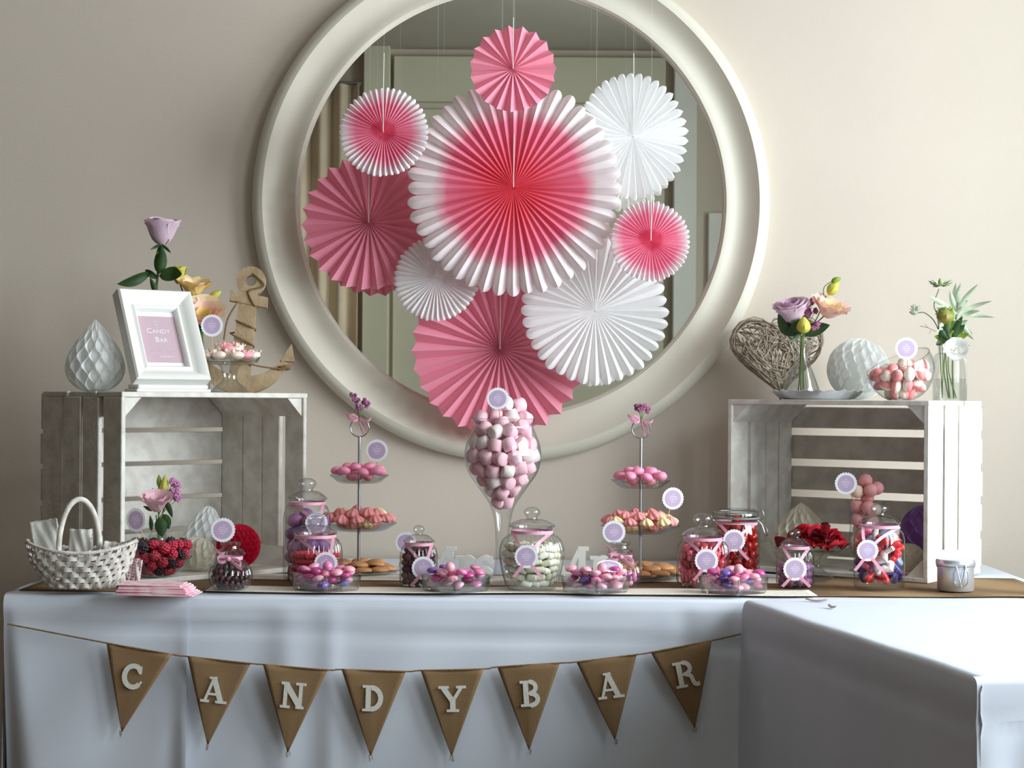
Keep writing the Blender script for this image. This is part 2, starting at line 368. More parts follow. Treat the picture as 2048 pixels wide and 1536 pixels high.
def cloth2():
    rr = 0.012; prof = [(0.82 * (1 - i / 8), 0) for i in range(8)] + [(0.03, 0), (rr, 0)] + [(rr - rr * sin(a), -rr + rr * cos(a)) for a in (.45, .9, 1.3, pi / 2)]
    n = 34; prof += [(0, -rr - 0.72 * (i / n) ** 1.2) for i in range(1, n + 1)]
    def fn(u, v):
        k = min(int(v * (len(prof) - 1) + .5), len(prof) - 1); w, z = prof[k]; s = w * .235 + (LEN - w * .235) * u; h = max(0, -z - rr)
        if u > .99 and z < 0: s += min(rr, -z) + .003 + .02 * h * h      # meets the end skirt
        if h > 0:
            g = min(1, h / .3); w -= 0.003 + 0.02 * h * h + 0.004 * g * sin(s * 17 + h) + 0.003 * g * sin(s * 41 + h * 4) - 0.003 * math.exp(-((h - .055) / .006) ** 2)
        z += 0.003 + (0.0012 * sin(s * 14) * sin(w * 17 + s * 5) if h == 0 else 0)
        return P2(s, w, z)
    a = grid(70, len(prof) - 1, fn)
    prof2 = [(0, 0)] + [(rr * sin(x), -rr + rr * cos(x)) for x in (.45, .9, 1.3, pi / 2)] + [(rr, -rr - 0.72 * (i / 26) ** 1.2) for i in range(1, 27)]
    def fn2(u, v):                           # the end skirt: its free edge slants inward
        k = min(int(v * (len(prof2) - 1) + .5), len(prof2) - 1); o, z = prof2[k]; h = max(0, -z - rr)
        k2 = max(0, min(1, (h - .028) / .014)); w = u * (.80 + (0.085 - .80) * k2 * k2 * (3 - 2 * k2) - (0.13 * h * h + .02 * h))
        o += 0.02 * h * h + 0.008 * min(1, max(0, h - .03) / .2) * sin(w * 60 + h * 6) - 0.003 * math.exp(-((h - .055) / .006) ** 2)
        return P2(LEN + o, w - 0.004 - (0.003 + 0.02 * h * h) * (1 - u), z + 0.003)
    b = grid(60, len(prof2) - 1, fn2)
    return join(a, b)
tag(obj('tablecloth', cloth2(), CLOTH, smooth='all'), 'white linen cloth on the side table standing out into the room', 'tablecloth')
# ------------------------------------------------------------------ runners
def strip(x0, x1, ya, yb, z, wob, nx=110, edge=0.0):
    def fn(u, v):
        x = x0 + (x1 - x0) * u; y = ya + (yb - ya) * v
        y += wob * sin(x * 7.3 + ya * 20) + wob * .5 * sin(x * 19 + 1)
        return (x, y, z + 0.0016 + 0.0005 * sin(x * 17 + y * 9) * sin(x * 5) + edge * (1 - v) ** 4 * max(0, sin(x * 11 + 2)))
    return solid(grid(nx, 8, fn), 0.0012)
tag(obj('burlap_runner', strip(-1.0, 1.13, 0.055, 0.43, TZ + 0.0021, 0.007, edge=0.001), BURLAP, smooth='all'), 'brown burlap runner laid along the long table', 'table runner')
tag(obj('lace_runner', strip(-0.62, 0.62, 0.045, 0.15, TZ + 0.0045, 0.010), LACE, smooth='all'), 'cream lace strip along the front edge of the burlap runner', 'table runner')
tag(obj('lace_runner', strip(-0.60, 0.60, 0.275, 0.40, TZ + 0.0045, 0.008), LACE, smooth='all'), 'cream lace strip along the rear of the burlap runner, under the tiered stands', 'table runner')
SURF = TZ + 0.0068                            # what the things on the runner stand on

# ================================================================== the two crates
def crate(label, N, th, H, mirror, back_n, gaps_side):
    """N: the near bottom front corner. u runs along the open front (0.5 m), v into the depth (0.3 m), z up.
    mirror=+1: the front runs right and back; -1: left and back"""
    Wd, Dp, tk = 0.50, 0.30, 0.011
    root = thing('wooden_crate', label, 'crate', (N[0], N[1], TZ + 0.0045), (0, 0, th if mirror > 0 else -th))
    S = lambda g: ([(p[0] * mirror, p[1], p[2]) for p in g[0]], g[1] if mirror > 0 else [tuple(reversed(q)) for q in g[1]])
    def slat(name, u0, u1, v0, v1, z0, z1):
        j = lambda: rnd(-0.0012, 0.0012)
        return obj(name, S(bbox(u0 + j(), u1 + j(), v0, v1, z0, z1, 0.0015)), WOODW, root, smooth=False)
    # triangular corner posts run from front to back
    tp = 0.042
    for (cu, cz, su, sz) in ((tk, H - tk, 1, -1), (Wd - tk, H - tk, -1, -1), (tk, tk, 1, 1), (Wd - tk, tk, -1, 1)):
        obj('corner_post', S(prism([(cu, cz), (cu + su * tp, cz), (cu, cz + sz * tp)][:: (1 if su * sz > 0 else -1)], 0.006, Dp - 0.004)), WOODW, root, smooth=False)
    # top and bottom: boards running along u; sides: boards running up; set one behind another in depth with gaps
    bw = []; v = 0.0
    for w, g in gaps_side: bw.append((v, v + w)); v += w + g
    for (a, b) in bw:
        slat('side_slat', 0, tk, a, b, tk * .98, H - tk * .98); slat('side_slat', Wd - tk, Wd, a, b, tk * .98, H - tk * .98)
    for (a, b) in ((0, 0.092), (0.098, 0.195), (0.201, 0.298)):
        slat('top_board', 0, Wd, a, b, H - tk, H); slat('bottom_board', 0, Wd, a, b, 0, tk)
    for (a, b) in back_n: slat('back_slat', 0.002, Wd - 0.002, Dp, Dp + 0.009, a, b)
    return root
NL = W(241, 1180, 3.62); NLp = (NL.x, NL.y)
LC_TH, LC_H = rad(47), 0.404
lcrate = crate('whitewashed slatted crate holding the picture frame and anchor', NLp, LC_TH, LC_H, 1,
               [(0.004, 0.080), (0.090, 0.155), (0.165, 0.235), (0.245, 0.312), (0.322, 0.400)], [(0.066, 0.020), (0.058, 0.007), (0.066, 0.005), (0.076, 0.0)])
NR = W(1855, 1171, 3.80); NRp = (NR.x, NR.y)
RC_TH, RC_H = rad(37), 0.397
rcrate = crate('whitewashed slatted crate holding the wicker heart and greenery', NRp, RC_TH, RC_H, -1,
               [(0.016, 0.078), (0.096, 0.158), (0.176, 0.234), (0.252, 0.310), (0.328, 0.380)], [(0.078, 0.016), (0.070, 0.006), (0.060, 0.004), (0.064, 0.0)])
LTOP, RTOP = TZ + 0.0045 + LC_H, TZ + 0.0045 + RC_H
def LC(u, v, z=0):                           # a point in the left crate's own frame
    return Vector((NLp[0] + u * cos(LC_TH) - v * sin(LC_TH), NLp[1] + u * sin(LC_TH) + v * cos(LC_TH), TZ + 0.0045 + z))
def RC(u, v, z=0):
    return Vector((NRp[0] - u * cos(RC_TH) + v * sin(RC_TH), NRp[1] + u * sin(RC_TH) + v * cos(RC_TH), TZ + 0.0045 + z))

# ================================================================== the round mirror
MC = W(1022, 402, 4.30); MY = R['y1']
mr = thing('round_mirror', 'large round mirror in a wide cream frame on the wall', 'mirror', (MC.x, MY, MC.z))
k = 4.30 / F
ri, ro = 431 * k, 523 * k
prof = [(ri - .012, 0.004), (ri - 0.002, 0.012), (ri, 0.026), (ri + .004, 0.030), (ri + .012, 0.030)]
for i in range(1, 13):
    q = i / 12; prof.append((ri + .012 + (ro - ri - .042) * q, 0.030 + 0.022 * q - 0.012 * sin(pi * q)))
prof += [(ro - .030 + .030 * sin(a), 0.052 - .034 + .034 * cos(a)) for a in (.25, .5, .75, 1.0, 1.25, pi / 2)] + [(ro, 0.001)]
obj('mirror_frame', mv(lathe(prof, 160), rot=(pi / 2, 0, 0)), CREAM, mr)
obj('mirror_glass', mv(lathe([(0, 0.010), (ri, 0.010)], 120), rot=(pi / 2, 0, 0)), MIRROR, mr, smooth=False)
obj('inner_bead', mv(([(a[0], a[1], a[2]) for a in tube([((ri + .001) * cos(2 * pi * i / 140), (ri + .001) * sin(2 * pi * i / 140), .024) for i in range(140)], 0.0022, 6, closed=True)[0]], tube([((ri + .001) * cos(2 * pi * i / 140), (ri + .001) * sin(2 * pi * i / 140), .024) for i in range(140)], 0.0022, 6, closed=True)[1]), rot=(pi / 2, 0, 0)), WHITE, mr)

# ================================================================== paper fans
THREAD = M('white_thread', (232, 230, 226), 0.7)
def rosette(Rr, n, amp, hub=0.0):            # sharp folded rosette
    v, f = [(0, -0.002, 0)], []
    m = 2 * n
    for k in range(m):
        a = 2 * pi * k / m + 0.03; ridge = k % 2 == 0; r = Rr * (1.0 if ridge else 0.945) * rnd(.992, 1.006); y = -amp if ridge else amp
        v.append((r * .06 * cos(a), y * .25, r * .06 * sin(a))); v.append((r * cos(a), y, r * sin(a)))
    for k in range(m):
        a, b = 1 + 2 * k, 1 + 2 * ((k + 1) % m); f += [(0, a, b), (a, a + 1, b + 1, b)]
    return v, f
def petal_fan(Rr, n, amp, cut=0.10, gap=(0, 0)):   # tissue fan: every pleat ends in a rounded petal
    v, f = [], []; S = 8; q0 = 1 - pi / n * 1.25; rs = [0.015, 0.2, 0.45, 0.68, q0 - .07, q0] + [q0 + (1 - q0) * z for z in (.35, .6, .78, .9, .97, 1)]
    for k in range(n):
        a0 = 2 * pi * k / n; b = len(v); jr = rnd(.985, 1.01); ja = rnd(-.3, .3) * pi / n * .25; jy = rnd(.7, 1.2)
        for i, q in enumerate(rs):
            for s in range(S + 1):
                x = 2 * s / S - 1                  # across the petal
                tip = 1.0
                wd = (1.0 if q < q0 else math.sqrt(max(0.0, 1 - ((q - q0) / (1 - q0)) ** 2 * .96))) * (1 - .06 * max(0, (q - .7) / .3))
                a = a0 + (x * wd) * pi / n * (1 + .02 * q) + ja * max(0, q - .6); r = Rr * q * tip * (jr if q > .7 else 1)
                y = -amp * q * (1 - 2 * abs(x) ** 1.3) * jy * (1 - .75 * max(0, (q - q0) / (1 - q0)))
                v.append((r * cos(a), y, r * sin(a)))
        for i in range(len(rs) - 1):
            for s in range(S): p = b + i * (S + 1) + s; f.append((p, p + 1, p + S + 2, p + S + 1))
    return v, f
OM1 = ombre('dyed_tissue_hot', [(0.0, (232, 46, 62)), (0.085, (240, 84, 104)), (0.145, (243, 118, 146)), (0.182, (244, 138, 166)), (0.222, (243, 232, 233)), (1, (244, 242, 242))])
OM2 = ombre('dyed_tissue_small', [(0.0, (226, 60, 90)), (0.048, (232, 84, 118)), (0.055, (244, 126, 158)), (0.090, (246, 148, 176)), (0.120, (244, 236, 238)), (1, (244, 242, 243))])
def fan(label, px, py, d, rp, g, mat, tilt=(0, 0, 0), thick=True, sq=1.0, str_off=0.0, hubm=None):
    p = W(px, py, d)
    root = thing('paper_fan', label, 'paper fan', p)
    rs = obj('pleated_paper', g, mat, root, rot=tilt, sc=(1, 1, sq), smooth=not thick)
    obj('hanging_string', tube([(0, -0.012, 0), (0.0 + str_off * .3, -0.014, rp * d / F * .5), (str_off, -0.004, rp * d / F + .02)], 0.0010, 5), THREAD, root)
    obj('nylon_thread', tube([(str_off, -0.004, rp * d / F + .018), (str_off, 0, R['z1'] - p.z)], 0.00013, 4), THREAD, root)
    if hubm: obj('hub', mv(lathe([(0, 0.004), (0.012, 0.002), (0.014, 0)], 16), loc=(0, -0.008, 0), rot=(pi / 2, 0, 0)), hubm, root, rot=tilt)
    return root
K = lambda px, d: px * d / F
fan('smallest folded pink rosette hanging at the top', 1026, 139, 4.02, 86, rosette(K(87, 4.02), 19, 0.011), PINKP, thick=True)
fan('largest tissue fan dyed red-pink with a broad white petal rim', 1027, 376, 4.10, 200, petal_fan(K(215, 4.10), 44, 0.016, cut=.06), OM1, (rad(4), 0, rad(-3)), thick=False)
fan('white tissue fan hanging highest of the plain white ones', 1266, 274, 4.20, 150, petal_fan(K(126, 4.20), 38, 0.012), PAPERW, (rad(5), 0, rad(24)), thick=False)
fan('small white-rimmed pink tissue fan hanging over the half hidden pink rosette', 767, 264, 4.06, 140, petal_fan(K(91, 4.06), 46, 0.008), OM2, (rad(-6), 0, rad(-4)), thick=False)
fan('folded pink rosette half hidden behind the largest tissue fan', 738, 446, 4.235, 130, rosette(K(136, 4.235), 26, 0.014), PINKP, (0, 0, rad(-6)))
fan('small white tissue fan tucked between the two big pink rosettes', 873, 556, 4.17, 80, petal_fan(K(88, 4.17), 46, 0.008), PAPERW, (rad(-8), 0, rad(-9)), thick=False)
fan('biggest folded pink rosette hanging lowest, behind the marshmallow goblet', 1000, 698, 4.255, 170, rosette(K(178, 4.255), 30, 0.016), PINKP, (rad(3), 0, rad(4)))
fan('broad white tissue fan hanging low beside the biggest pink rosette', 1190, 622, 4.19, 110, petal_fan(K(149, 4.19), 36, 0.014, cut=.08), PAPERW, (rad(-4), 0, rad(6)), thick=False)
fan('small white-rimmed pink tissue fan overlapping the broad white one', 1301, 482, 4.08, 75, petal_fan(K(82, 4.08), 46, 0.007), OM2, (rad(-4), 0, rad(8)), thick=False)
# ================================================================== helpers for the table things
def sm(pts, n=6):                            # smooth a profile
    out = []; P = [Vector((*p, 0)) if len(p) == 2 else Vector(p) for p in pts]
    for i in range(len(P) - 1):
        a, b, c, d = P[max(i - 1, 0)], P[i], P[i + 1], P[min(i + 2, len(P) - 1)]
        for k in range(n):
            t = k / n; out.append(0.5 * (2 * b + (c - a) * t + (2 * a - 5 * b + 4 * c - d) * t * t + (3 * b - a - 3 * c + d) * t ** 3))
    out.append(P[-1]); return [(max(0, p.x), p.y) for p in out] if len(pts[0]) == 2 else [tuple(p) for p in out]
def at(prof, z):                             # radius of a profile at height z
    best = 0
    for (r0, z0), (r1, z1) in zip(prof, prof[1:]):
        if z0 != z1 and min(z0, z1) <= z <= max(z0, z1): best = max(best, r0 + (r1 - r0) * (z - z0) / (z1 - z0))
    return best
LINES = M('white_print', (232, 228, 238), 0.7)
_tagm = {}
def make_tag(parent, loc, r, rot=(0, 0, 0), nm='tag'):
    if 'a' not in _tagm:
        _tagm['a'] = mesh('tag', disc(1.0, 0, 0.035, 120, lambda a: 0.035 * cos(24 * a)), CARD, False)
        _tagm['b'] = mesh('tag_print', disc(0.76, -0.02, 0.0, 48), LILAC, False)
        ln = [box(-w, w, -0.028, -0.02, z - .022, z + .022) for z, w in ((.36, .10), (.18, .34), (.02, .40), (-.14, .30), (-.32, .16))]
        _tagm['c'] = mesh('tag_print', join(*ln), LINES, False)
    o = ob(nm, _tagm['a'], parent, loc, rot, r); p = ob('tag_print', _tagm['b'], o); 
    ob('printed_lines', _tagm['c'], o)
    return o
def pick_tag(label, px, py, d, r_px, foot, rot=(0, 0, 0)):
    c = W(px, py, d); fp = Vector(foot)
    root = thing('tag_pick', label, 'tag', fp)
    make_tag(root, c - fp, r_px * d / F, rot)
    top = c - fp + Vector((0, 0.0026, 0)); obj('pick', tube([(0, 0, 0), top * 0.5, top], 0.0011, 6), PICK, root)
    return root
def dep(px, py, z=SURF): return T(px, py, z)
_meshes = {}
def cm(key, g, mat, smooth='all'):
    k = (key, mat.name)
    if k not in _meshes: _meshes[k] = mesh(key, g, mat, smooth)
    return _meshes[k]
CN = dict(lilac_candy='deep lilac', mauve_candy='mauve', red_candy='bright red', dark_red_candy='dark red', dark_chocolate='near-black', plum_chocolate='plum-brown', pale_mint_candy='pale green', white_mint_candy='white',
          red_jelly='deep red', orange_red_jelly='orange-red', pink_marshmallow='pink', white_marshmallow='white', pink_sugar='coral-pink', pale_yellow_sugar='pale yellow', pearl_pink='pink', pearl_rose='pale rose', pearl_magenta='magenta', pearl_violet='violet',
          white_gummy='mostly white', coral_gummy='mostly coral', pink_foam_candy='pink', cream_foam_candy='cream', red_heart_gummy='red', blue_violet_gummy='blue-violet', rose_gummy='rose-pink', white_foam='white', grey_blue_gummy='grey-blue', mauve_sugar='dusky mauve',
          pink_mouse_gummy='pink', cream_mouse_gummy='cream', red_rose_petal='bright red', dark_rose_petal='dark red')
def candy(name, me, p, label, cat, group, rot=None, sc=1.0):
    label = label.replace('{c}', CN.get(me.materials[0].name, ''))
    o = ob(name, me, None, p, rot or (rnd(0, 6.3), rnd(0, 6.3), rnd(0, 6.3)), sc); return tag(o, label, cat, group)
def settle(pts, D, con, kz=1.0, iters=90):
    """push things that lie inside one another apart; con keeps them in their container"""
    if len(pts) < 2: return pts
    P = np.array([tuple(p) for p in pts], dtype=float); sc_ = np.array([1, 1, kz])
    for it in range(iters):
        dl = (P[:, None, :] - P[None, :, :]) * sc_; ds = np.sqrt((dl ** 2).sum(-1)) + 1e-9; np.fill_diagonal(ds, 9)
        ov = np.maximum(0, D - ds) / ds; P = P + ((dl * ov[:, :, None]).sum(1) / sc_ * .22)
        P = con(P)
    return [Vector(p) for p in P]
def round_con(o, rf, z0, z1, br, floor=None, rmin=0.0):
    """inside a round vessel: radius rf(z), from z0 to z1 above o, for things of radius br"""
    o = np.array(tuple(o))
    def con(P):
        Q = P - o
        for q in Q:
            r = math.hypot(q[0], q[1]) + 1e-9
            lo = (floor(r) if floor else z0) + br; q[2] = min(max(q[2], lo), z1)
            m = max(0.0005, min(rf(q[2] - br * .75), rf(q[2]), rf(q[2] + br * .75)) - br)
            k = m / r if r > m else (rmin / r if r < rmin else 1); q[0] *= k; q[1] *= k
        return Q + o
    return con
def shell(o, rf, z0, z1, size, dz=None, top=True, jit=0.15, fillf=1.0, br=None, D=None, kz=1.0, open_=False, extra=(), ceil=None):
    """places for candies lying against the inside of a glass, and over the top of the heap"""
    out = []; z = z0 + size / 2; dz = dz or size * 0.85; k = 0
    while z < z1:
        r = rf(z) * .965 - size * 0.56
        if r > size * 0.4:
            n = max(3, int(2 * pi * r / size * fillf))
            for i in range(n):
                a = 2 * pi * (i + (k % 2) * .5 + rnd(-jit, jit)) / n
                out.append(Vector((o[0] + r * cos(a), o[1] + r * sin(a), o[2] + z + rnd(-jit, jit) * size * .5)))
        else: out.append(Vector((o[0], o[1], o[2] + z)))
        k += 1; zl = z; z += dz
    if top:
        r = rf(zl) - size * 1.4; lay = 0
        while r > 0 or lay == 0:
            rr = max(r, 0); n = max(1, int(2 * pi * rr / size * fillf))
            for i in range(n):
                a = 2 * pi * (i + rnd(-jit, jit)) / n; out.append(Vector((o[0] + rr * cos(a), o[1] + rr * sin(a), o[2] + zl + size * .12 + rnd(0, .2) * size)))
            r -= size * .95; lay += 1
    out += [Vector(e_) for e_ in extra]
    br = br or size * .5; zt = ceil or z1 + size * (2.2 if open_ else .15)
    rg = (lambda z: rf(min(max(z, z0 + 1e-4), z1))) if open_ else (lambda z: rf(max(z, z0 + 1e-4)))
    return settle(out, D or size, round_con(o, rg, z0, zt, br), kz)
def ribbed(n, amp, lo, hi, tw=0.0):
    return lambda a, i: 1 + (amp * abs(sin(n * a / 2 + tw * i)) if lo <= i <= hi else 0)
def ribbon_on(root, rn, zn, rb, tz, tx, w=0.0065, tails=True, tlen=0.042):
    N_ = 28
    obj('ribbon', band([(rn * cos(2 * pi * i / N_), rn * sin(2 * pi * i / N_), zn) for i in range(N_ + 1)], (0, 0, 1), w), RIB, root)
    yb = -rb - 0.003
    for s in (-1, 1):
        a0 = Vector((s * rn * .92, -rn * .42, zn)); a1 = Vector((tx * .7 + s * rn * .45, -max(rn, rb * .96), zn + (tz - zn) * .45)); a2 = Vector((tx, yb, tz))
        pth = sm([tuple(a0), tuple(a1), tuple(a2)], 5); dv = (a2 - a0); obj('ribbon_end', band(pth, (-dv.z, 0, dv.x), w), RIB, root)
        if tails:
            b = Vector((tx + s * tlen * .62 + (.006 if s > 0 else 0), yb + .001, max(.0035, tz - tlen))); dv = b - a2
            obj('ribbon_end', band(sm([tuple(a2), tuple((a2 + b) / 2 + Vector((s * -.003, -.002, 0))), tuple(b)], 4), (-dv.z, 0, dv.x), w), RIB, root)
def jar(name, label, px, base, body, lid, ribs=None, tagp=None, neck=None, group=None, seg=240, z=SURF, lidmat=None):
    """body and lid are profiles in pixels; tagp = (px, py, r); neck = (radius px, height px)"""
    p = dep(px, base, z); r0 = body[1][0] * (p.y - CY) / F          # the front of the foot stands at this pixel
    d = p.y - CY + r0; s = d / F; p = Vector((W(px, base, d).x, CY + d, z))
    root = thing(name, label, 'jar', p, group=group)
    pr = [(r * s, h * s) for r, h in body]
    g = lathe(pr, seg, ribs)
    obj('jar_body', g, GLASS, root)
    if lid: obj('lid', lathe([(r * s, h * s) for r, h in lid], 40), lidmat or GLASS2, root)
    if tagp:
        tw = W(tagp[0], tagp[1], d - max(r for r, h in pr) - .004); tl = tw - p
        rb = max(r for r, h in pr) + .001
        if neck: ribbon_on(root, neck[0] * s, neck[1] * s, rb, tl.z, tl.x)
        make_tag(root, (tl.x, -rb - 0.0045, tl.z), tagp[2] * s)
    return root, p, s, pr
def lidp(r, z, kr=0.36, kh=0.42, dome=0.22):  # domed glass lid with a ball knob, r in px, from height z
    h = r * dome; k = r * kr; n0 = z + r * .12 + h
    return [(r * .80, z - r * .10), (r * .82, z), (r, z), (r * 1.0, z + r * .08), (r * .93, z + r * .12)] + \
           [(r * (.93 - .55 * q), z + r * .12 + h * sin(q * pi / 2)) for q in (.25, .5, .75, 1)] + \
           [(k * .62, n0 + r * .03), (k * .60, n0 + r * .08)] + \
           [(k * sin(a), n0 + r * .08 + r * kh * (.5 - .5 * cos(a))) for a in (1.0, 1.4, 1.8, 2.2, 2.6, 2.9)] + [(0, n0 + r * .08 + r * kh)]
GLOSS = dict(rough=0.25, coat=0.3)
LIL = M('lilac_candy', (150, 98, 160), .45); LIL2 = M('mauve_candy', (172, 112, 164), .45)
REDC = M('red_candy', (206, 44, 62), .35, coat=.2); REDD = M('dark_red_candy', (168, 24, 48), .35, coat=.2)
CHOC = M('dark_chocolate', (58, 32, 34), .35); CHOC2 = M('plum_chocolate', (92, 38, 52), .4)
MINT = M('pale_mint_candy', (214, 210, 182), .6, var=((198, 194, 160), 60, .5)); MINTW = M('white_mint_candy', (228, 228, 214), .6)
JELR = M('red_jelly', (196, 22, 26), .15, trans=.35, coat=.5); JELO = M('orange_red_jelly', (214, 52, 30), .15, trans=.4, coat=.5)
BERR = M('raspberry_red', (186, 40, 66), .35, var=((150, 22, 48), 120, .6)); BLKB = M('blackberry', (40, 26, 38), .3)
PINKC = M('pink_candy', (244, 150, 182), .4); PINKL = M('light_pink_candy', (244, 178, 196), .45)
MALLOW = M('pink_marshmallow', (244, 196, 208), .85, sss=.0); MALLW = M('white_marshmallow', (248, 232, 230), .85)
MERP = M('pink_sugar', (246, 158, 158), .7, bump=(900, .5)); MERY = M('pale_yellow_sugar', (250, 230, 174), .7, bump=(900, .5))
BISC = M('biscuit', (212, 158, 108), .7, var=((188, 124, 78), 80, .6)); 
PE1 = M('pearl_pink', (232, 132, 178), .22, coat=.5); PE2 = M('pearl_rose', (246, 172, 190), .25, coat=.5); PE3 = M('pearl_magenta', (196, 70, 140), .22, coat=.5); PE4 = M('pearl_violet', (126, 96, 184), .22, coat=.5)
GUMW = M('white_gummy', (250, 238, 226), .5); GUMP = M('coral_gummy', (242, 146, 148), .5)
FOAMP = M('pink_foam_candy', (244, 172, 176), .6); FOAMC = M('cream_foam_candy', (246, 222, 200), .6)
HR = M('red_heart_gummy', (220, 40, 50), .35, coat=.2); HB = M('blue_violet_gummy', (66, 52, 128), .35, coat=.2); HP = M('rose_gummy', (240, 110, 140), .4); HW = M('white_foam', (238, 226, 226), .6); HG = M('grey_blue_gummy', (150, 168, 196), .5)
def capsule(r, L, seg=10):
    pr = [(0, -L / 2)] + [(r * sin(a), -L / 2 + r * .6 * (1 - cos(a))) for a in (.5, 1.0, pi / 2)] + [(r * sin(a), L / 2 - r * .6 * (1 + cos(a) * 1)) for a in (pi / 2, pi - 1.0, pi - .5)] + [(0, L / 2)]
    pr = [(0, -L / 2), (r * .6, -L / 2 + r * .08), (r * .92, -L / 2 + r * .35), (r, -L / 2 + r * .7), (r, L / 2 - r * .7), (r * .92, L / 2 - r * .35), (r * .6, L / 2 - r * .08), (0, L / 2)]
    return lathe(pr, seg)
def heart_pts(w, n=36):
    o = []
    for i in range(n):
        t = 2 * pi * i / n; o.append((w * (16 * sin(t) ** 3) / 32, w * (13 * cos(t) - 5 * cos(2 * t) - 2 * cos(3 * t) - cos(4 * t) + 2.5) / 32))
    return o[::-1]
def heart_solid(w, th, n=28):
    a = heart_pts(w, n); b = heart_pts(w * .84, n)
    v = [(x, -th / 2, z) for x, z in b] + [(x, -th * .25, z) for x, z in a] + [(x, th * .25, z) for x, z in a] + [(x, th / 2, z) for x, z in b]
    f = [tuple(range(n)), tuple(range(4 * n - 1, 3 * n - 1, -1))]
    for L in range(3): f += [(L * n + (k + 1) % n, L * n + k, (L + 1) * n + k, (L + 1) * n + (k + 1) % n) for k in range(n)]
    return v, f
# ================================================================== jars
# tall jar of lilac candies
r_, p, s, pr = jar('candy_jar', 'tall clear jar packed with big lilac candies', 613, 1163,
    [(0, 1), (40, 1), (46, 4), (47.5, 12), (47.5, 120), (46, 134), (41, 146), (36, 150), (36, 162)], lidp(41, 160, .46, .55, .3), tagp=(633, 1046, 22), neck=(37, 153))
me = [cm('lilac_candy', ball(17 * s, 17 * s, 12.5 * s, 14, 9), m) for m in (LIL, LIL2, LIL)]
for q in shell(p, lambda z: at(pr, z), 2 * s, 143 * s, 32 * s, 25 * s, br=16 * s, D=31.5 * s, kz=1.2, ceil=138 * s): candy('lilac_candy', random.choice(me), q, 'big smooth {c} candy in the tall jar', 'candy', 'lilac candies in the tall jar', (rnd(-.5, .5), rnd(-.5, .5), rnd(0, 6)))
# ribbed jar of red fish
r_, p, s, pr = jar('candy_jar', 'ribbed jar half full of red candy sticks', 630, 1175,
    [(0, 1), (48, 1), (51, 4), (52, 12), (52, 66), (50, 80), (44, 90), (40, 95), (40, 104)], lidp(44, 103, .42, .5, .26), ribbed(30, .055, 3, 6), (652, 1127, 23), (41, 98))
me = [cm('red_candy_stick', capsule(5.2 * s, 25 * s), m) for m in (REDC, REDC, REDD)]
for q in shell(p, lambda z: at(pr, z), 3 * s, 58 * s, 17 * s, 11 * s, br=9 * s, D=16 * s): candy('red_candy_stick', random.choice(me), q, '{c} candy stick in the ribbed jar before the tall lilac jar', 'candy', 'red candy sticks', (rnd(1.35, 1.8), 0, math.atan2(q.y - p.y, q.x - p.x) + rnd(-.25, .25)))
# small ribbed jar of dark candies
r_, p, s, pr = jar('candy_jar', 'small ribbed jar full of dark plum candies', 837, 1175,
    [(0, 1), (33, 1), (35, 4), (36, 10), (36, 62), (34, 72), (31, 78), (28, 82), (28, 88)], lidp(32, 88, .36, .5, .34), ribbed(26, .06, 3, 6), (847, 1136, 23), (29, 84))
me = [cm('plum_candy', ball(7.0 * s, seg=10, rings=7), m) for m in (CHOC, CHOC2)]
for q in shell(p, lambda z: at(pr, z), 2 * s, 70 * s, 14.5 * s, 12 * s, br=8 * s, D=15 * s): candy('plum_candy', random.choice(me), q, 'round {c} candy in the small ribbed jar', 'candy', 'dark plum candies')
# big bellied jar of mint sticks
r_, p, s, pr = jar('candy_jar', 'big round-bellied jar of pale mint sticks', 1063, 1179,
    sm([(0, 1), (36, 1), (48, 5), (55, 24), (61, 52), (63, 74), (59, 94), (49, 107)], 4) + [(42, 112), (41, 118), (41, 126)], lidp(46, 125, .36, .46, .2), ribbed(34, .045, 6, 27, .045), (1053, 1113, 23), (42, 115), seg=272)
me = [cm('mint_stick', capsule(6.6 * s, 22 * s, 12), m) for m in (MINT, MINT, MINTW)]
for q in shell(p, lambda z: at(pr, z), 4 * s, 88 * s, 19 * s, 13.5 * s, br=11.5 * s, D=17 * s): candy('mint_stick', random.choice(me), q, '{c} cylindrical mint in the big round-bellied jar', 'candy', 'pale mints', (rnd(1.2, 1.95), 0, math.atan2(q.y - p.y, q.x - p.x) + rnd(-.5, .5)))
# ribbed jar of red hearts
r_, p, s, pr = jar('candy_jar', 'ribbed jar of red heart jellies', 1405, 1177,
    [(0, 1), (46, 1), (49, 4), (50, 12), (50, 66), (48, 80), (43, 88), (38, 93), (38, 100)], lidp(43, 100, .46, .6, .3), ribbed(30, .055, 3, 6), (1413, 1121, 23), (39, 95))
me = [cm('red_heart_jelly', heart_solid(22 * s, 9 * s), m) for m in (REDC, HP, REDD)]
for q in shell(p, lambda z: at(pr, z), 4 * s, 76 * s, 19 * s, 15 * s, br=12 * s, D=19 * s): candy('red_heart_jelly', random.choice(me), q, '{c} heart jelly in the ribbed jar beside the clip-top jar', 'candy', 'red heart jellies')
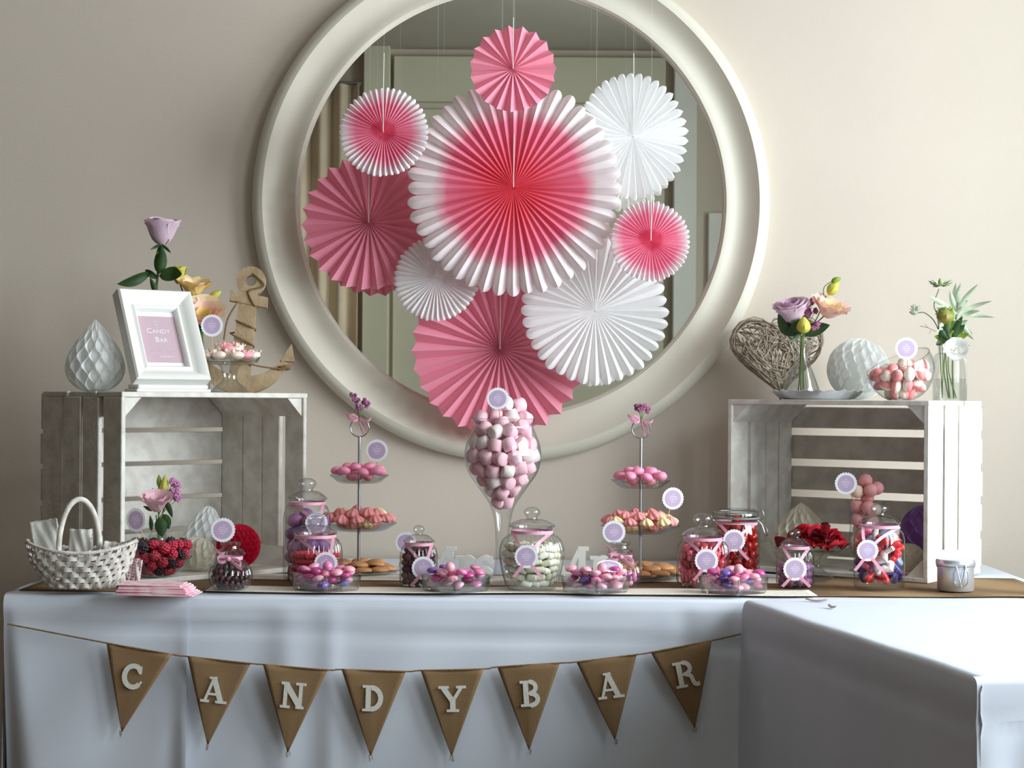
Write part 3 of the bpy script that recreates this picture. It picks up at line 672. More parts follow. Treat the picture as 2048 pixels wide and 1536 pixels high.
# clip-top jar of red jelly lumps
r_, p, s, pr = jar('clip_top_jar', 'clip-top preserving jar full of red jelly lumps', 1472, 1158,
    [(0, 1), (40, 1), (45, 4), (47, 14), (47, 86), (45, 100), (41, 108), (40, 112), (43, 114), (43, 118)], [(0, 136), (36, 136), (42, 133), (44, 128), (44, 121), (40, 119)], tagp=(1468, 1081, 22), neck=(42, 110))
obj('rubber_seal', lathe([(41 * s, 117 * s), (46 * s, 117.5 * s), (46 * s, 120.5 * s), (41 * s, 121 * s)], 36), M('grey_rubber', (120, 124, 116), .6), r_)
wr = [tube([(43.5 * s * cos(a), 43.5 * s * sin(a), 112 * s) for a in [2 * pi * i / 36 for i in range(36)]], .0012, 6, closed=True),
      tube([(46 * s * cos(a), 46 * s * sin(a), 130 * s) for a in [2 * pi * i / 36 for i in range(36)]], .0012, 6, closed=True),
      tube(sm([(44 * s, -6 * s, 112 * s), (54 * s, -8 * s, 122 * s), (50 * s, -8 * s, 134 * s), (46 * s, -4 * s, 132 * s)], 4), .0011, 6),
      tube(sm([(46 * s, -6 * s, 112 * s), (58 * s, -10 * s, 100 * s), (62 * s, -10 * s, 86 * s), (58 * s, 0, 86 * s), (52 * s, 6 * s, 104 * s), (44 * s, 6 * s, 113 * s)], 4), .0011, 6),
      tube(sm([(-44 * s, 0, 112 * s), (-51 * s, 0, 122 * s), (-46 * s, 0, 131 * s)], 4), .0014, 6)]
obj('wire_clip', join(*wr), METAL, r_)
lump = lambda v: 1 + .12 * sin(v.x * 4 + v.y * 3) * cos(v.z * 4)
me = [cm('red_jelly_lump', ball(11 * s, 9.5 * s, 9 * s, 10, 7, lump), m) for m in (JELR, JELR, JELO)]
for q in shell(p, lambda z: at(pr, z), 3 * s, 110 * s, 21 * s, 16 * s, br=11.5 * s, D=20 * s): candy('red_jelly_lump', random.choice(me), q, 'glossy {c} jelly lump in the clip-top jar', 'candy', 'red jelly lumps')
# small ribbed jar of mauve pearls
r_, p, s, pr = jar('candy_jar', 'small ribbed jar with mauve sugar balls', 1590, 1176,
    [(0, 1), (33, 1), (35, 4), (36, 10), (36, 58), (34, 67), (30, 73), (27, 76), (27, 82)], lidp(30, 82, .40, .55, .36), ribbed(26, .06, 3, 6), (1590, 1138, 23), (28, 78))
MAUV = M('mauve_sugar', (150, 96, 140), .5); me = [cm('mauve_ball', ball(8.5 * s, seg=12, rings=8), m) for m in (MAUV, LIL2)]
for q in shell(p, lambda z: at(pr, z), 2 * s, 52 * s, 16.5 * s, 14 * s, br=9 * s, D=17 * s): candy('mauve_ball', random.choice(me), q, '{c} sugar ball in the small ribbed jar before the petal stand', 'candy', 'mauve sugar balls')
# jar of big heart gummies
r_, p, s, pr = jar('candy_jar', 'smooth jar packed with big red, violet and rose heart gummies', 1758, 1181,
    [(0, 1), (44, 1), (49, 4), (50.5, 12), (50.5, 98), (48, 110), (43, 118), (38, 121), (38, 130)], lidp(42, 130, .44, .48, .26), tagp=(1735, 1101, 21), neck=(39, 124))
me = [cm('heart_gummy', heart_solid(30 * s, 10 * s), m) for m in (HR, HR, HP, HP, HB, HW, HR, HP, HG)]
for q in shell(p, lambda z: at(pr, z), 10 * s, 116 * s, 26 * s, 17 * s, br=16 * s, D=25 * s, ceil=110 * s): candy('heart_gummy', random.choice(me), q, 'big {c} heart gummy in the smooth jar beside the tin', 'candy', 'big heart gummies')
# two pumpkin shaped jars with glass stoppers
def pumpkin(label, px, base, w, h):
    k = w / 83.0; y = h / 95.0
    return jar('pumpkin_jar', label, px, base, sm([(0, 1), (22 * k, 1), (34 * k, 7 * y), (41 * k, 24 * y), (39 * k, 40 * y), (30 * k, 54 * y), (23 * k, 60 * y)], 4) + [(23 * k, 67 * y), (28 * k, 69 * y), (29 * k, 73 * y), (24 * k, 76 * y)],
               [(20 * k, 70 * y), (20 * k, 74 * y), (25 * k, 76 * y), (25 * k, 79 * y), (17 * k, 82 * y), (16 * k, 87 * y), (20 * k, 90 * y), (20 * k, 94 * y), (0, 95 * y)], ribbed(20, .07, 4, 24), seg=240)
r_, p, s, pr = pumpkin('pumpkin-shaped ribbed jar full of dark chocolate beans', 461, 1180, 84, 96)
def bow(root, rn, zn, w=.007):
    N_ = 24; obj('ribbon', band([(rn * cos(2 * pi * i / N_), rn * sin(2 * pi * i / N_), zn) for i in range(N_ + 1)], (0, 0, 1), w), RIB, root)
    y = -rn - .002
    for pts in ([(0, y, zn), (-.016, y - .004, zn + .006), (-.022, y - .004, zn - .002), (-.012, y - .003, zn - .007), (0, y, zn)], [(0, y, zn), (.018, y - .004, zn - .002), (.026, y - .003, zn - .010), (.018, y - .003, zn - .013), (0, y, zn)],
                [(0, y - .001, zn), (.014, y - .004, zn - .012), (.028, y - .004, zn - .020)], [(0, y - .001, zn), (-.018, y - .004, zn + .012), (-.030, y - .002, zn + .022)]):
        P = sm(pts, 4); obj('ribbon_end', band(P, [(0, -.3, 1)] * len(P), w), RIB, root)
    obj('ribbon_knot', mv(ball(.005, .004, .005, 8, 6), loc=(0, y - .002, zn)), RIB, root)
bow(r_, 24 * s, 64 * s)
me = [cm('chocolate_bean', ball(6.5 * s, 6 * s, 5 * s, 9, 6), m) for m in (CHOC, CHOC, CHOC2)]
for q in shell(p, lambda z: at(pr, z), 2 * s, 56 * s, 12 * s, 9.5 * s, br=7 * s, D=12.5 * s, ceil=54 * s): candy('chocolate_bean', random.choice(me), q, '{c} chocolate bean in the pumpkin-shaped jar', 'candy', 'dark chocolate beans')
c = W(446, 1060, p.y - CY - .015)
make_tag(r_, c - p, 24 * s, (rad(-8), rad(10), 0))
r_, p, s, pr = pumpkin('pumpkin-shaped ribbed jar nearly empty but for a few rose pearls', 1240, 1174, 82, 90)
bow(r_, 24 * s, 62 * s)
me = [cm('rose_pearl', ball(6.0 * s, seg=9, rings=6), m) for m in (LIL2, PE2, PE1)]
for q in shell(p, lambda z: at(pr, z), 2 * s, 24 * s, 12 * s, 10 * s, br=7.5 * s, D=13 * s): candy('rose_pearl', random.choice(me), q, 'small {c} pearl at the bottom of the nearly empty pumpkin jar', 'candy', 'rose pearls')
c = W(1228, 1064, p.y - CY + .012); make_tag(r_, c - p, 23 * s, (rad(6), rad(-6), 0))

# ================================================================== heart dishes of pearly lentils
def heart_dish(px, base, where):
    w_px = 142
    d = .056 - CY; p = W(px, base, d); p.y = .056; s = d / F; w = w_px * s; H = 32 * s
    root = thing('heart_dish', 'heart-shaped glass dish of pearly lentils ' + where, 'dish', (p.x, p.y, SURF), group='heart-shaped glass dishes')
    n = 56; lv = [(1.0, H), (.965, H), (.93, .006), (.0, .006)]; out = [(.90, 0.0), (.94, .006), (1.0, H)]
    def ring(kf, z): return [(x * kf, -yy * kf * .8, z) for x, yy in heart_pts(w, n)]
    v, f = [], []
    seq = [(.0, 0)] + out + lv
    for kf, z in seq: v += ring(max(kf, .001), z)
    for a in range(len(seq) - 1):
        f += [(a * n + k, a * n + (k + 1) % n, (a + 1) * n + (k + 1) % n, (a + 1) * n + k) for k in range(n)]
    v = [(x, -y, z) for x, y, z in v]; f = [tuple(reversed(q)) for q in f]
    v = [(x, y, z) for x, y, z in v]
    g = ([(x, -y if False else y, z) for x, y, z in v], f)
    obj('dish_body', g, GLASS2, root)
    ball3 = [cm('sugar_lentil', ball(.0125, .0125, .0065, 12, 7), m) for m in (PE1, PE2, PE3, PE4, PE2)]
    big = [cm('sugar_pearl', ball(.0105, seg=12, rings=8), m) for m in (PE1, PE2)]
    poly1 = [(x * .80, yy * .64) for x, yy in heart_pts(w, n)]; poly2 = [(x * .73, yy * .57) for x, yy in heart_pts(w, n)]
    def inside(x, y, poly=poly1):
        c = False
        for (x0, y0), (x1, y1) in zip(poly, poly[1:] + poly[:1]):
            if (y0 > y) != (y1 > y) and x < (x1 - x0) * (y - y0) / (y1 - y0) + x0: c = not c
        return c
    lab = '{c} pearly sugar lentil in the heart dish ' + where
    allp = []
    for lay in range(4):
        pts = []
        tries = 0
        while tries < 260:
            tries += 1; x, y = rnd(-w / 2, w / 2), rnd(-w * .55, w * .5)
            if inside(x / (.86 + .05 * lay), y / (.86 + .05 * lay)) and all((x - a) ** 2 + (y - b) ** 2 > .0195 ** 2 for a, b in pts):
                pts.append((x, y))
        if lay < 3:
            pts = [q for q in pts if not inside(q[0] / .68, q[1] / .68)]   # only the rim of the buried layers shows
        allp += [Vector((p.x + x, p.y + y, SURF + .0130 + lay * .0080)) for x, y in pts]
    def dcon(P):
        for q in P:
            q[2] = min(max(q[2], SURF + .0155), SURF + .048); x, y = q[0] - p.x, min(max(q[1] - p.y, -.25 * w), (.10 + 2.2 * min(.07, abs(q[0] - p.x))) * w); k = 0
            while not inside(x, y, poly2) and k < 30: x *= .95; y = y * .95 + .0004; k += 1
            q[0], q[1] = p.x + x, p.y + y
        return P
    allp = settle(allp + [Vector((p.x + rnd(-.012, .012), p.y - .02, SURF + .049))], .0242, dcon, 1.55, 70); pearl = allp.pop()
    for q in allp:
        candy('sugar_lentil', random.choice(ball3), q, lab, 'candy', 'pearly lentils ' + where, (rnd(-.35, .35), rnd(-.35, .35), rnd(0, 6)))
    candy('sugar_pearl', random.choice(big), pearl + Vector((0, 0, .004)), 'round {c} pearly ball on the lentils ' + where, 'candy', 'round pearly balls')
    return root, p
heart_dish(650, 1195, 'before the ribbed jar of red sticks')
heart_dish(911, 1197, 'beside the small dark plum jar')
d3, p3 = heart_dish(1192, 1197, 'with a fallen tag on it')
heart_dish(1470, 1195, 'before the jar of red heart jellies')
tr = thing('fallen_tag', 'scalloped lilac tag lying on the lentils of a heart dish', 'tag', (p3.x + .028, p3.y + .006, SURF + .054))
make_tag(tr, (0, 0, 0), .026, (rad(-68), 0, rad(8)))

# ================================================================== marshmallow goblet
p = dep(1004, 1166); d = p.y - CY; s = d / F
gb = thing('glass_goblet', 'tall flared glass goblet heaped with pink marshmallows', 'goblet', p)
prof = sm([(50, 1), (48, 5), (26, 12), (15, 30), (13, 70), (15, 112), (20, 140), (28, 160), (50, 192), (70, 222), (76.5, 250), (74, 278), (64, 304), (60, 315), (67, 329)], 5)
obj('bowl_and_stem', lathe([(0, 0.0005)] + [(r * s, z * s) for r, z in prof], 64), GLASS, gb)
pr = [(r * s, z * s) for r, z in prof]
obj('rim', tube([(67 * s * cos(2 * pi * i / 64), 67 * s * sin(2 * pi * i / 64), 329 * s) for i in range(64)], .0013, 6, closed=True), GLASS2, gb)
mar = lambda sx, sz: lathe([(0, -sz), (sx * .8, -sz), (sx * .97, -sz * .82), (sx, 0), (sx * .97, sz * .82), (sx * .8, sz), (0, sz)], 14)
me = [cm('marshmallow', mar(.0150, .0128), m) for m in (MALLOW, MALLOW, MALLW)]
LB = '{c} marshmallow in the tall goblet'
for q in shell(p, lambda z: at(pr, z), 146 * s, 314 * s, .031, .0245, jit=.25, br=.0168, D=.0310, open_=True, extra=[p + Vector((x * s, rnd(-.02, .01), z * s)) for x, z in ((-40, 326), (-14, 328), (20, 331), (44, 324), (0, 340), (28, 340))]): candy('marshmallow', random.choice(me), q, LB, 'marshmallow', 'marshmallows in the goblet')
pick_tag('scalloped lilac tag on a pick in the marshmallow goblet', 996, 797, d - .034, 22, p + Vector((-.006, -.030, 326 * s)))

# ================================================================== tiered stands
MERI = []
def swirl(n=7):                              # piped sugar rosette
    pr = sm([(.0, .0), (.012, .001), (.0165, .006), (.0145, .012), (.008, .018), (.002, .022), (0, .0225)], 3)
    return lathe(pr, n * 6, lambda a, i: 1 + .16 * cos(n * a + i * .28))
def tiered(px, base, ring_y, ty, my, by, tw, mw_, bw, word, where, lean, bis):
    p = dep(px, base); d = p.y - CY; s = d / F
    X = lambda py: lean * (base - py) * s
    root = thing('tiered_stand', 'three-tier glass cake stand with a ring handle ' + where, 'cake stand', p, group='tiered stands')
    top = (base - ring_y) * s
    obj('rod', tube([(0, 0, .004), (X(ring_y + 19), 0, top - 18.5 * s)], .0038, 10), METAL, root)
    obj('ring_handle', tube([(X(ring_y) + 18.5 * s * cos(a), 0, top + 18.5 * s * sin(a)) for a in [2 * pi * i / 36 for i in range(36)]], .0016, 8, closed=True), METAL, root)
    tiers = []
    for nm, py, w, lip in (('plate', by, bw, 20), ('plate', my, mw_, 14), ('plate', ty, tw, 14)):
        R_ = w / 2 * s; z = (base - py) * s; l = min(lip, base - py - .6) * s
        pr = [(.0, z - l), (R_ * .62, z - l), (R_ * .74, z - l * .8), (R_ * .97, z), (R_, z + .0015), (R_ * .985, z + .003), (R_ * .73, z - l * .8 + .004), (R_ * .6, z - l + .004), (0, z - l + .004)]
        obj(nm, lathe(pr, 72, lambda a, i: 1 + (.012 * cos(36 * a) if 2 < i < 6 else 0)), GLASS2, root, loc=(X(py), 0, 0)); tiers.append((Vector((p.x + X(py), p.y, p.z + z - l + .004)), R_, l))
    (b0, bR, bl), (m0, mR, ml), (t0, tR, tl) = tiers
    def heap(c, R_, size, lays, hh, kz, l, drop=1.0):
        out = []
        for lay in range(lays):
            r = R_ - size * .55 - lay * size * .55
            while r > size * .35:
                n = max(1, int(2 * pi * r / size))
                for i in range(n):
                    a = 2 * pi * (i + rnd(-.2, .2) + .5 * lay) / n
                    out.append(c + Vector((r * cos(a), r * sin(a), hh + lay * size / kz * .9)))
                r -= size
        full = R_ / .95
        fl = lambda r: max(0, (min(r + size * .40, full * .985) - full * .60) / (full * .385)) * (l - .001) + .0005   # the plate rises to its rim
        return settle(out, size, round_con(c, lambda z: R_ + hh, 0, .2, hh, fl, .004 + size * .5), kz)
    me = [cm('pink_mint', ball(.0150, .0138, .0092, 14, 9), m) for m in (PINKC, PINKC)]
    for q in heap(t0, tR * .93, .030, 2, .0098, 1.35, tl): candy('pink_mint', me[0], q, 'oval pink sugar mint on the top tier ' + where, 'candy', 'pink mints ' + where, (rnd(-.3, .3), rnd(-.3, .3), rnd(0, 6)))
    me = [cm('sugar_rosette', mv(swirl(), loc=(0, 0, -.0105)), m) for m in (MERP, MERP, MERY)]
    for q in heap(m0, mR * .95, .0315, 2, .0115, 1.30, ml): candy('sugar_rosette', random.choice(me), q, '{c} piped sugar rosette on the middle tier ' + where, 'candy', 'sugar rosettes ' + where, (rnd(-.25, .25), rnd(-.25, .25), rnd(0, 6)), rnd(.82, .98))
    bm = cm('biscuit', mv(lathe(sm([(0, 0), (.018, 0), (.0205, .003), (.018, .007), (.010, .010), (0, .011)], 3), 20), loc=(0, 0, -.0055)), BISC)
    for q in heap(b0, bR * .95, .0415, 2 if bis else 1, .0065, 3.0, bl): candy('biscuit', bm, q, 'small round biscuit on the bottom tier ' + where, 'biscuit', 'biscuits ' + where, (rnd(-.10, .10), rnd(-.10, .10), rnd(0, 6)))
    # ribbon bow tied to the ring
    c = Vector((X(ring_y), -.003, top + 17 * s)); k = .018
    for pts in ([(0, 0, 0), (-.022, -.004, .006), (-.030, -.003, .012)], [(0, 0, 0), (.02, -.004, -.004), (.026, -.003, .003)], [(0, 0, 0), (.012, -.006, -.014), (.018, -.004, -.030)], [(0, 0, 0), (.004, -.006, -.02), (.010, -.004, -.034)], [(0, 0, 0), (-.014, -.006, .010), (-.024, -.004, .004), (-.012, -.004, -.004), (0, 0, 0)]):
        P = sm([tuple(Vector(q) + c) for q in pts], 4); obj('ribbon', band(P, [(.2, -.3, 1)] * len(P), .006), RIB, root)
    # a sprig of small mauve flowers stuck in the bow
    return root, p, s, tiers, p + Vector((X(ring_y), -.004, top + 14 * s))
STAT = M('mauve_statice', (170, 102, 142), .7, var=((132, 70, 112), 200, .7))
def florets(c, R_, n, sz, rng=random):
    out = []
    for i in range(n):
        q = Vector((rng.gauss(0, 1), rng.gauss(0, 1), rng.gauss(0, .7))).normalized() * R_ * rng.uniform(.3, 1) + Vector(c)
        for j in range(5):
            a = 2 * pi * j / 5 + i; out.append(mv(ball(sz * .55, sz * .3, sz * .5, 6, 4), loc=(q.x + sz * .6 * cos(a), q.y + rng.uniform(-.3, .3) * sz, q.z + sz * .6 * sin(a)), rot=(0, -a, 0)))
    return join(*out)
def sprig(label, base, heads, Rh=.009, n=7, sz=.0045, via=None):
    root = thing('statice_sprig', label, 'flower', base); b = Vector(base)
    for h in heads:
        h = Vector(h) - b; mid = [tuple(v_ - b) for v_ in via] if via else [tuple(h * .55 + Vector((h.x * -.15, 0, 0)))]; obj('stem', tube(sm([(0, 0, 0)] + mid + [tuple(h)], 4), .0007, 5), STEM, root)
        obj('florets', florets(h, Rh, n, sz), STAT, root, smooth='all')
    return root
a = tiered(717, 1145, 855, 952, 1047, 1142, 118, 152, 166, 'A', 'beside the tall lilac jar', .000, True)
dd = a[1].y - CY
sprig('sprig of mauve statice tied to the stand beside the tall lilac jar', a[4], [W(712, 800, dd), W(726, 803, dd - .005), W(734, 806, dd), W(718, 815, dd - .01), W(706, 790, dd + .005)], .008, 6)
pick_tag('scalloped lilac tag on a pick among pink mints beside the tall lilac jar', 754, 901, dd - .02, 22, (W(754, 940, dd - .02)))
b = tiered(1280, 1155, 858, 962, 1053, 1147, 118, 158, 190, 'B', 'behind the nearly empty pumpkin jar', -.0, True)
dd = b[1].y - CY
sprig('sprig of mauve statice tied to the stand behind the pumpkin jar', b[4], [W(1276, 815, dd), W(1288, 814, dd - .005), W(1294, 818, dd), W(1282, 820, dd - .01)], .007, 6)
pick_tag('scalloped lilac tag on a pick among sugar rosettes', 1346, 997, dd - .03, 22, W(1334, 1038, dd - .03), (0, rad(6), rad(12)))
pick_tag('scalloped lilac tag half hidden behind the small dark plum jar', 812, 1085, a[1].y - CY - .06, 21, W(797, 1136, a[1].y - CY - .06))
# ================================================================== flowers: petals, leaves, stems
def petal(R0, H, span, opn, curl, ruf=0.0, nu=6, nv=6):
    def fn(i, j):
        u, v = 2 * i - 1, j
        a = u * span * (0.30 + 0.70 * sin(min(1, v * 1.25) * pi / 2))
        r = R0 * (0.36 + 0.64 * sin(v * pi / 2) ** .55) + opn * v * R0 + curl * R0 * v ** 4
        h = H * v * (1 - 0.16 * u * u * v) + ruf * H * sin(u * 8 + R0 * 900) * v ** 3
        r += ruf * R0 * cos(u * 9 + 1) * v ** 3
        return (r * cos(a), r * sin(a), h)
    return grid(nu, nv, fn)
def axis_m(loc, ax):
    q = Vector((0, 0, 1)).rotation_difference(Vector(ax).normalized()); m = q.to_matrix().to_4x4(); m.translation = Vector(loc); return m
def bloom(root, c, ax, Rb, H, layers, ruf=0.0):
    """layers = [(n petals, radius share, height share, span, open, curl, material)] around the axis ax from the point c"""
    L = Vector(root.location)
    for k, (n, rs, hs, sp, op, cu, m) in enumerate(layers):
        for i in range(n):
            a = 2 * pi * i / n + k * 1.1 + rnd(-.15, .15)
            g = mv(petal(Rb * rs, H * hs * rnd(.94, 1.05), sp, op, cu * rnd(.7, 1.2), ruf), rot=(0, 0, a))
            obj('petal', xf(g, axis_m(Vector(c) - L, ax)), m, root, smooth='all')
def leaf(root, a, b, w, m, bend=0.02, name='leaf', side=None):
    L = Vector(root.location); a, b = Vector(a) - L, Vector(b) - L; t = (b - a); n = Vector(side).normalized() if side else t.cross(Vector((0, 1, 0.2))).normalized()
    up = n.cross(t).normalized()
    def fn(i, j):
        u, v = 2 * i - 1, j
        wd = w * (max(0, sin(pi * min(1, v ** .75))) ** .8 if 0 < v < 1 else 0.02)
        return a + t * v + n * (u * wd / 2) + up * (bend * sin(pi * v) - 0.22 * wd * (1 - abs(u)) * 1.0)
    return obj(name, grid(4, 9, fn), m, root, smooth='all')
def stem(root, pts, r=.0016, m=None, name='stem'):
    L = Vector(root.location); return obj(name, tube(sm([tuple(Vector(p) - L) for p in pts], 5), r, 6), m or STEM, root)
def bud(root, c, ax, r, h, m, name='bud'):
    g = lathe(sm([(0, 0), (r * .7, h * .15), (r, h * .4), (r * .75, h * .7), (r * .2, h * .97), (0, h)], 3), 12, lambda a, i: 1 + .07 * cos(5 * a + i * .3))
    return obj(name, xf(g, axis_m(Vector(c) - Vector(root.location), ax)), m, root)
MAUVE = M('mauve_petal', (228, 202, 216), .6, trans=.25); MAUVD = M('deep_mauve_petal', (208, 168, 198), .6, trans=.2)
PEACH = M('peach_petal', (250, 224, 192), .6, trans=.25); PEACHY = M('yellow_petal', (246, 218, 140), .6, trans=.25); ROSEP = M('blush_petal', (250, 210, 198), .6, trans=.25)
PALEP = M('pale_pink_petal', (238, 198, 208), .6, trans=.25); YGRN = M('yellow_green_bud', (206, 200, 84), .6, trans=.2); WHP = M('white_petal', (248, 248, 244), .6, trans=.25)
PURP = M('purple_petal', (130, 78, 118), .6, trans=.2)
ROSE_L = lambda a, b: [(3, .38, .95, 1.5, -.1, .0, b), (4, .62, 1.02, 1.25, .02, .10, b), (5, .85, 1.0, 1.05, .10, .28, a), (5, .98, .92, 1.0, .16, .42, a)]
LIS_L = lambda a, b, c: [(3, .5, .80, 1.2, .1, .15, a), (4, .75, .92, 1.1, .2, .35, b), (5, .95, .95, 1.0, .3, .6, c)]
def water(root, prof, z):
    pass
WATER = glassmat('water', (0.93, 0.95, 0.94), (0.80, 0.84, 0.83), 1.33)

# ================================================================== things on the crate with the frame
# paper drop
def honeycomb(rf, H, n, cells, inner=.80, steps=44):
    """tissue honeycomb: n vanes round an axis, pressed together in turns so that cells open between them"""
    v, f = [], []
    for k in range(n):
        b = len(v)
        for j in range(steps + 1):
            t_ = j / steps; w = sin(t_ * pi * cells + (k % 2) * pi) * .47
            a = 2 * pi * (k + w) / n; r = rf(t_)
            a2 = 2 * pi * (k + w * .8) / n
            v.append((r * cos(a), r * sin(a), t_ * H)); v.append((r * inner * cos(a2), r * inner * sin(a2), t_ * H))
        for j in range(steps): q = b + 2 * j; f.append((q, q + 1, q + 3, q + 2))
    return join((v, f), lathe([(rf(j / 24) * inner * .97, H * j / 24) for j in range(25)], 24))   # closed core added inside the vanes to brighten the dark cells
def hball(name, label, p, r, n, cells, mat, squash=1.0, rot=(0, 0, 0)):
    g = honeycomb(lambda t_: r * math.sqrt(max(0.0004, 1 - (2 * t_ - 1) ** 2)), 2 * r * squash, n, cells)
    g = ([(x, y, z - r * squash) for x, y, z in g[0]], g[1])
    root = thing(name, label, 'paper ball', Vector(p)); obj('honeycomb_paper', g, mat, root, loc=(0, 0, r * squash), rot=rot, smooth=False)
    return root
HWHITE = M('white_honeycomb_paper', (246, 247, 246), .8, trans=.45); HRED = M('raspberry_honeycomb_paper', (226, 38, 84), .75, trans=.3); HVIO = M('violet_honeycomb_paper', (160, 116, 190), .75, trans=.3); HCRE = M('cream_honeycomb_paper', (232, 228, 214), .8, trans=.45)
p = LC(.075, .195, LC_H); d = p.y - CY; s = d / F; p.x = W(190, 780, d).x
dr = thing('honeycomb_drop', 'white drop-shaped honeycomb paper ornament beside the picture frame', 'paper ornament', p)
rf = lambda t_: 59 * s * max(0, sin(pi * min(1, .06 + .94 * t_ ** .68))) ** .85
obj('honeycomb_paper', honeycomb(lambda t_: max(.002, rf(t_)), 144 * s, 26, 7), HWHITE, dr, smooth=False)
# picture frame
p = W(338, 780, 3.80); p.z = LTOP
pf = thing('picture_frame', 'white moulded picture frame with a pink candy bar print', 'picture frame', p, (0, 0, rad(36)))
s = 3.80 / F; fw, fh = .174, .224; LEAN = rad(28)
mt = Matrix.Translation((0, 0.0, .014)) @ Matrix.Rotation(-LEAN, 4, 'X')
def fr(g): return xf(g, mt)
fprof = [(0, 0.0), (0, -.030), (.004, -.034), (.010, -.033), (.020, -.022), (.030, -.016), (.033, -.018), (.036, -.020), (.039, -.018), (.041, -.014), (.042, -.006)]   # inward, depth
def mould(w, h):
    sides = [((-w / 2, 0), (w / 2, 0)), ((w / 2, 0), (w / 2, h)), ((w / 2, h), (-w / 2, h)), ((-w / 2, h), (-w / 2, 0))]
    inn = [(0, 1), (-1, 0), (0, -1), (1, 0)]; out = []
    for k in range(4):
        (x0, z0), (x1, z1) = sides[k]; ix, iz = inn[k]; tx, tz = (x1 - x0), (z1 - z0); Ln = math.hypot(tx, tz); tx, tz = tx / Ln, tz / Ln
        v, f = [], []
        for i, (o, dp) in enumerate(fprof):
            v += [(x0 + ix * o + tx * o, dp, z0 + iz * o + tz * o), (x1 + ix * o - tx * o, dp, z1 + iz * o - tz * o)]
        f = [(2 * i, 2 * i + 1, 2 * i + 3, 2 * i + 2) for i in range(len(fprof) - 1)]; out.append((v, f))
    return out
for g in mould(fw, fh): obj('frame_moulding', fr(g), WHITE, pf)
obj('backing', fr(box(-fw / 2 + .002, fw / 2 - .002, -.004, 0.0, .002, fh - .002)), WHITE, pf, smooth=False)
obj('frame_foot', bbox(-fw / 2 - .004, fw / 2 - .004, -.036, .030, 0, .007), WHITE, pf, smooth=False)
obj('frame_foot', bbox(-fw / 2 + .001, fw / 2 - .009, -.032, .022, .007, .016), WHITE, pf, smooth=False)
obj('easel_strut', box(-.02, .02, .075, .079, 0, .012), WHITE, pf, smooth=False); obj('easel_strut', [(xf(([( -.02, .003, .17), (.02, .003, .17), (.02, .007, .17), (-.02, .007, .17)], []), mt)[0] + [(-.02, .075, .0), (.02, .075, .0), (.02, .079, .0), (-.02, .079, .0)]), [(0, 1, 2, 3), (4, 5, 6, 7), (0, 1, 5, 4), (2, 3, 7, 6), (1, 2, 6, 5), (0, 3, 7, 4)]], WHITE, pf, smooth=False)
iw, ih = fw - .084, fh - .084; z0 = .042
obj('mount_sheet', fr(box(-iw / 2, iw / 2, -.0055, -.004, z0, z0 + ih)), CARD, pf, smooth=False)
PRN = M('dusty_pink_print', (194, 166, 176), .6); pz0, pz1 = z0 + .012, z0 + ih - .012
prn = obj('print', fr(box(-iw / 2 + .001, iw / 2 - .001, -.0062, -.0055, pz0, pz1)), PRN, pf, smooth=False)
def text_mesh(txt, size):
    cu_ = bpy.data.curves.new('txt', 'FONT'); cu_.body = txt; cu_.size = size; cu_.align_x = 'CENTER'; cu_.extrude = 0.0; cu_.resolution_u = 3
    o = bpy.data.objects.new('txt', cu_); me = o.to_mesh(); v = [tuple(q.co) for q in me.vertices]; f = [tuple(q.vertices) for q in me.polygons]
    o.to_mesh_clear(); bpy.data.objects.remove(o); bpy.data.curves.remove(cu_)
    return [(x, -.0066, y) for x, y, z in v], f
def put(g, x, z): return fr(([(a + x, b, c + z) for a, b, c in g[0]], g[1]))
zt = pz1
def caps(big, small, S1, S2, x, z):          # small capitals: a tall first letter
    a = text_mesh(big, S1); b = text_mesh(small, S2); wa = max(q[0] for q in a[0]) - min(q[0] for q in a[0]); wb = max(q[0] for q in b[0]) - min(q[0] for q in b[0])
    tot = wa + wb + .001
    return join(put(a, x - tot / 2 + wa / 2, z), put(b, x + tot / 2 - wb / 2, z))
obj('lettering', caps('C', 'ANDY', .0185, .0150, .0, zt - .043), LINES, prn, smooth=False)
obj('lettering', caps('B', 'AR', .0185, .0150, .003, zt - .065), LINES, prn, smooth=False)
obj('lettering', put(text_mesh('23.09.2017', .0075), .006, zt - .1040), LINES, prn, smooth=False)
wv = [(-.030 + .062 * i / 60, -.0066, .0022 * sin(i * 1.25) + .0010 * sin(i * .6 + 1)) for i in range(61)]
obj('script_line', put(tube(wv, .0005, 4), .002, zt - .0880), LINES, prn)
hp = heart_pts(.011, 30); obj('heart_outline', put(tube([(x, -.0066, z) for x, z in hp], .0005, 4, closed=True), -.002, zt - .018), LINES, prn)
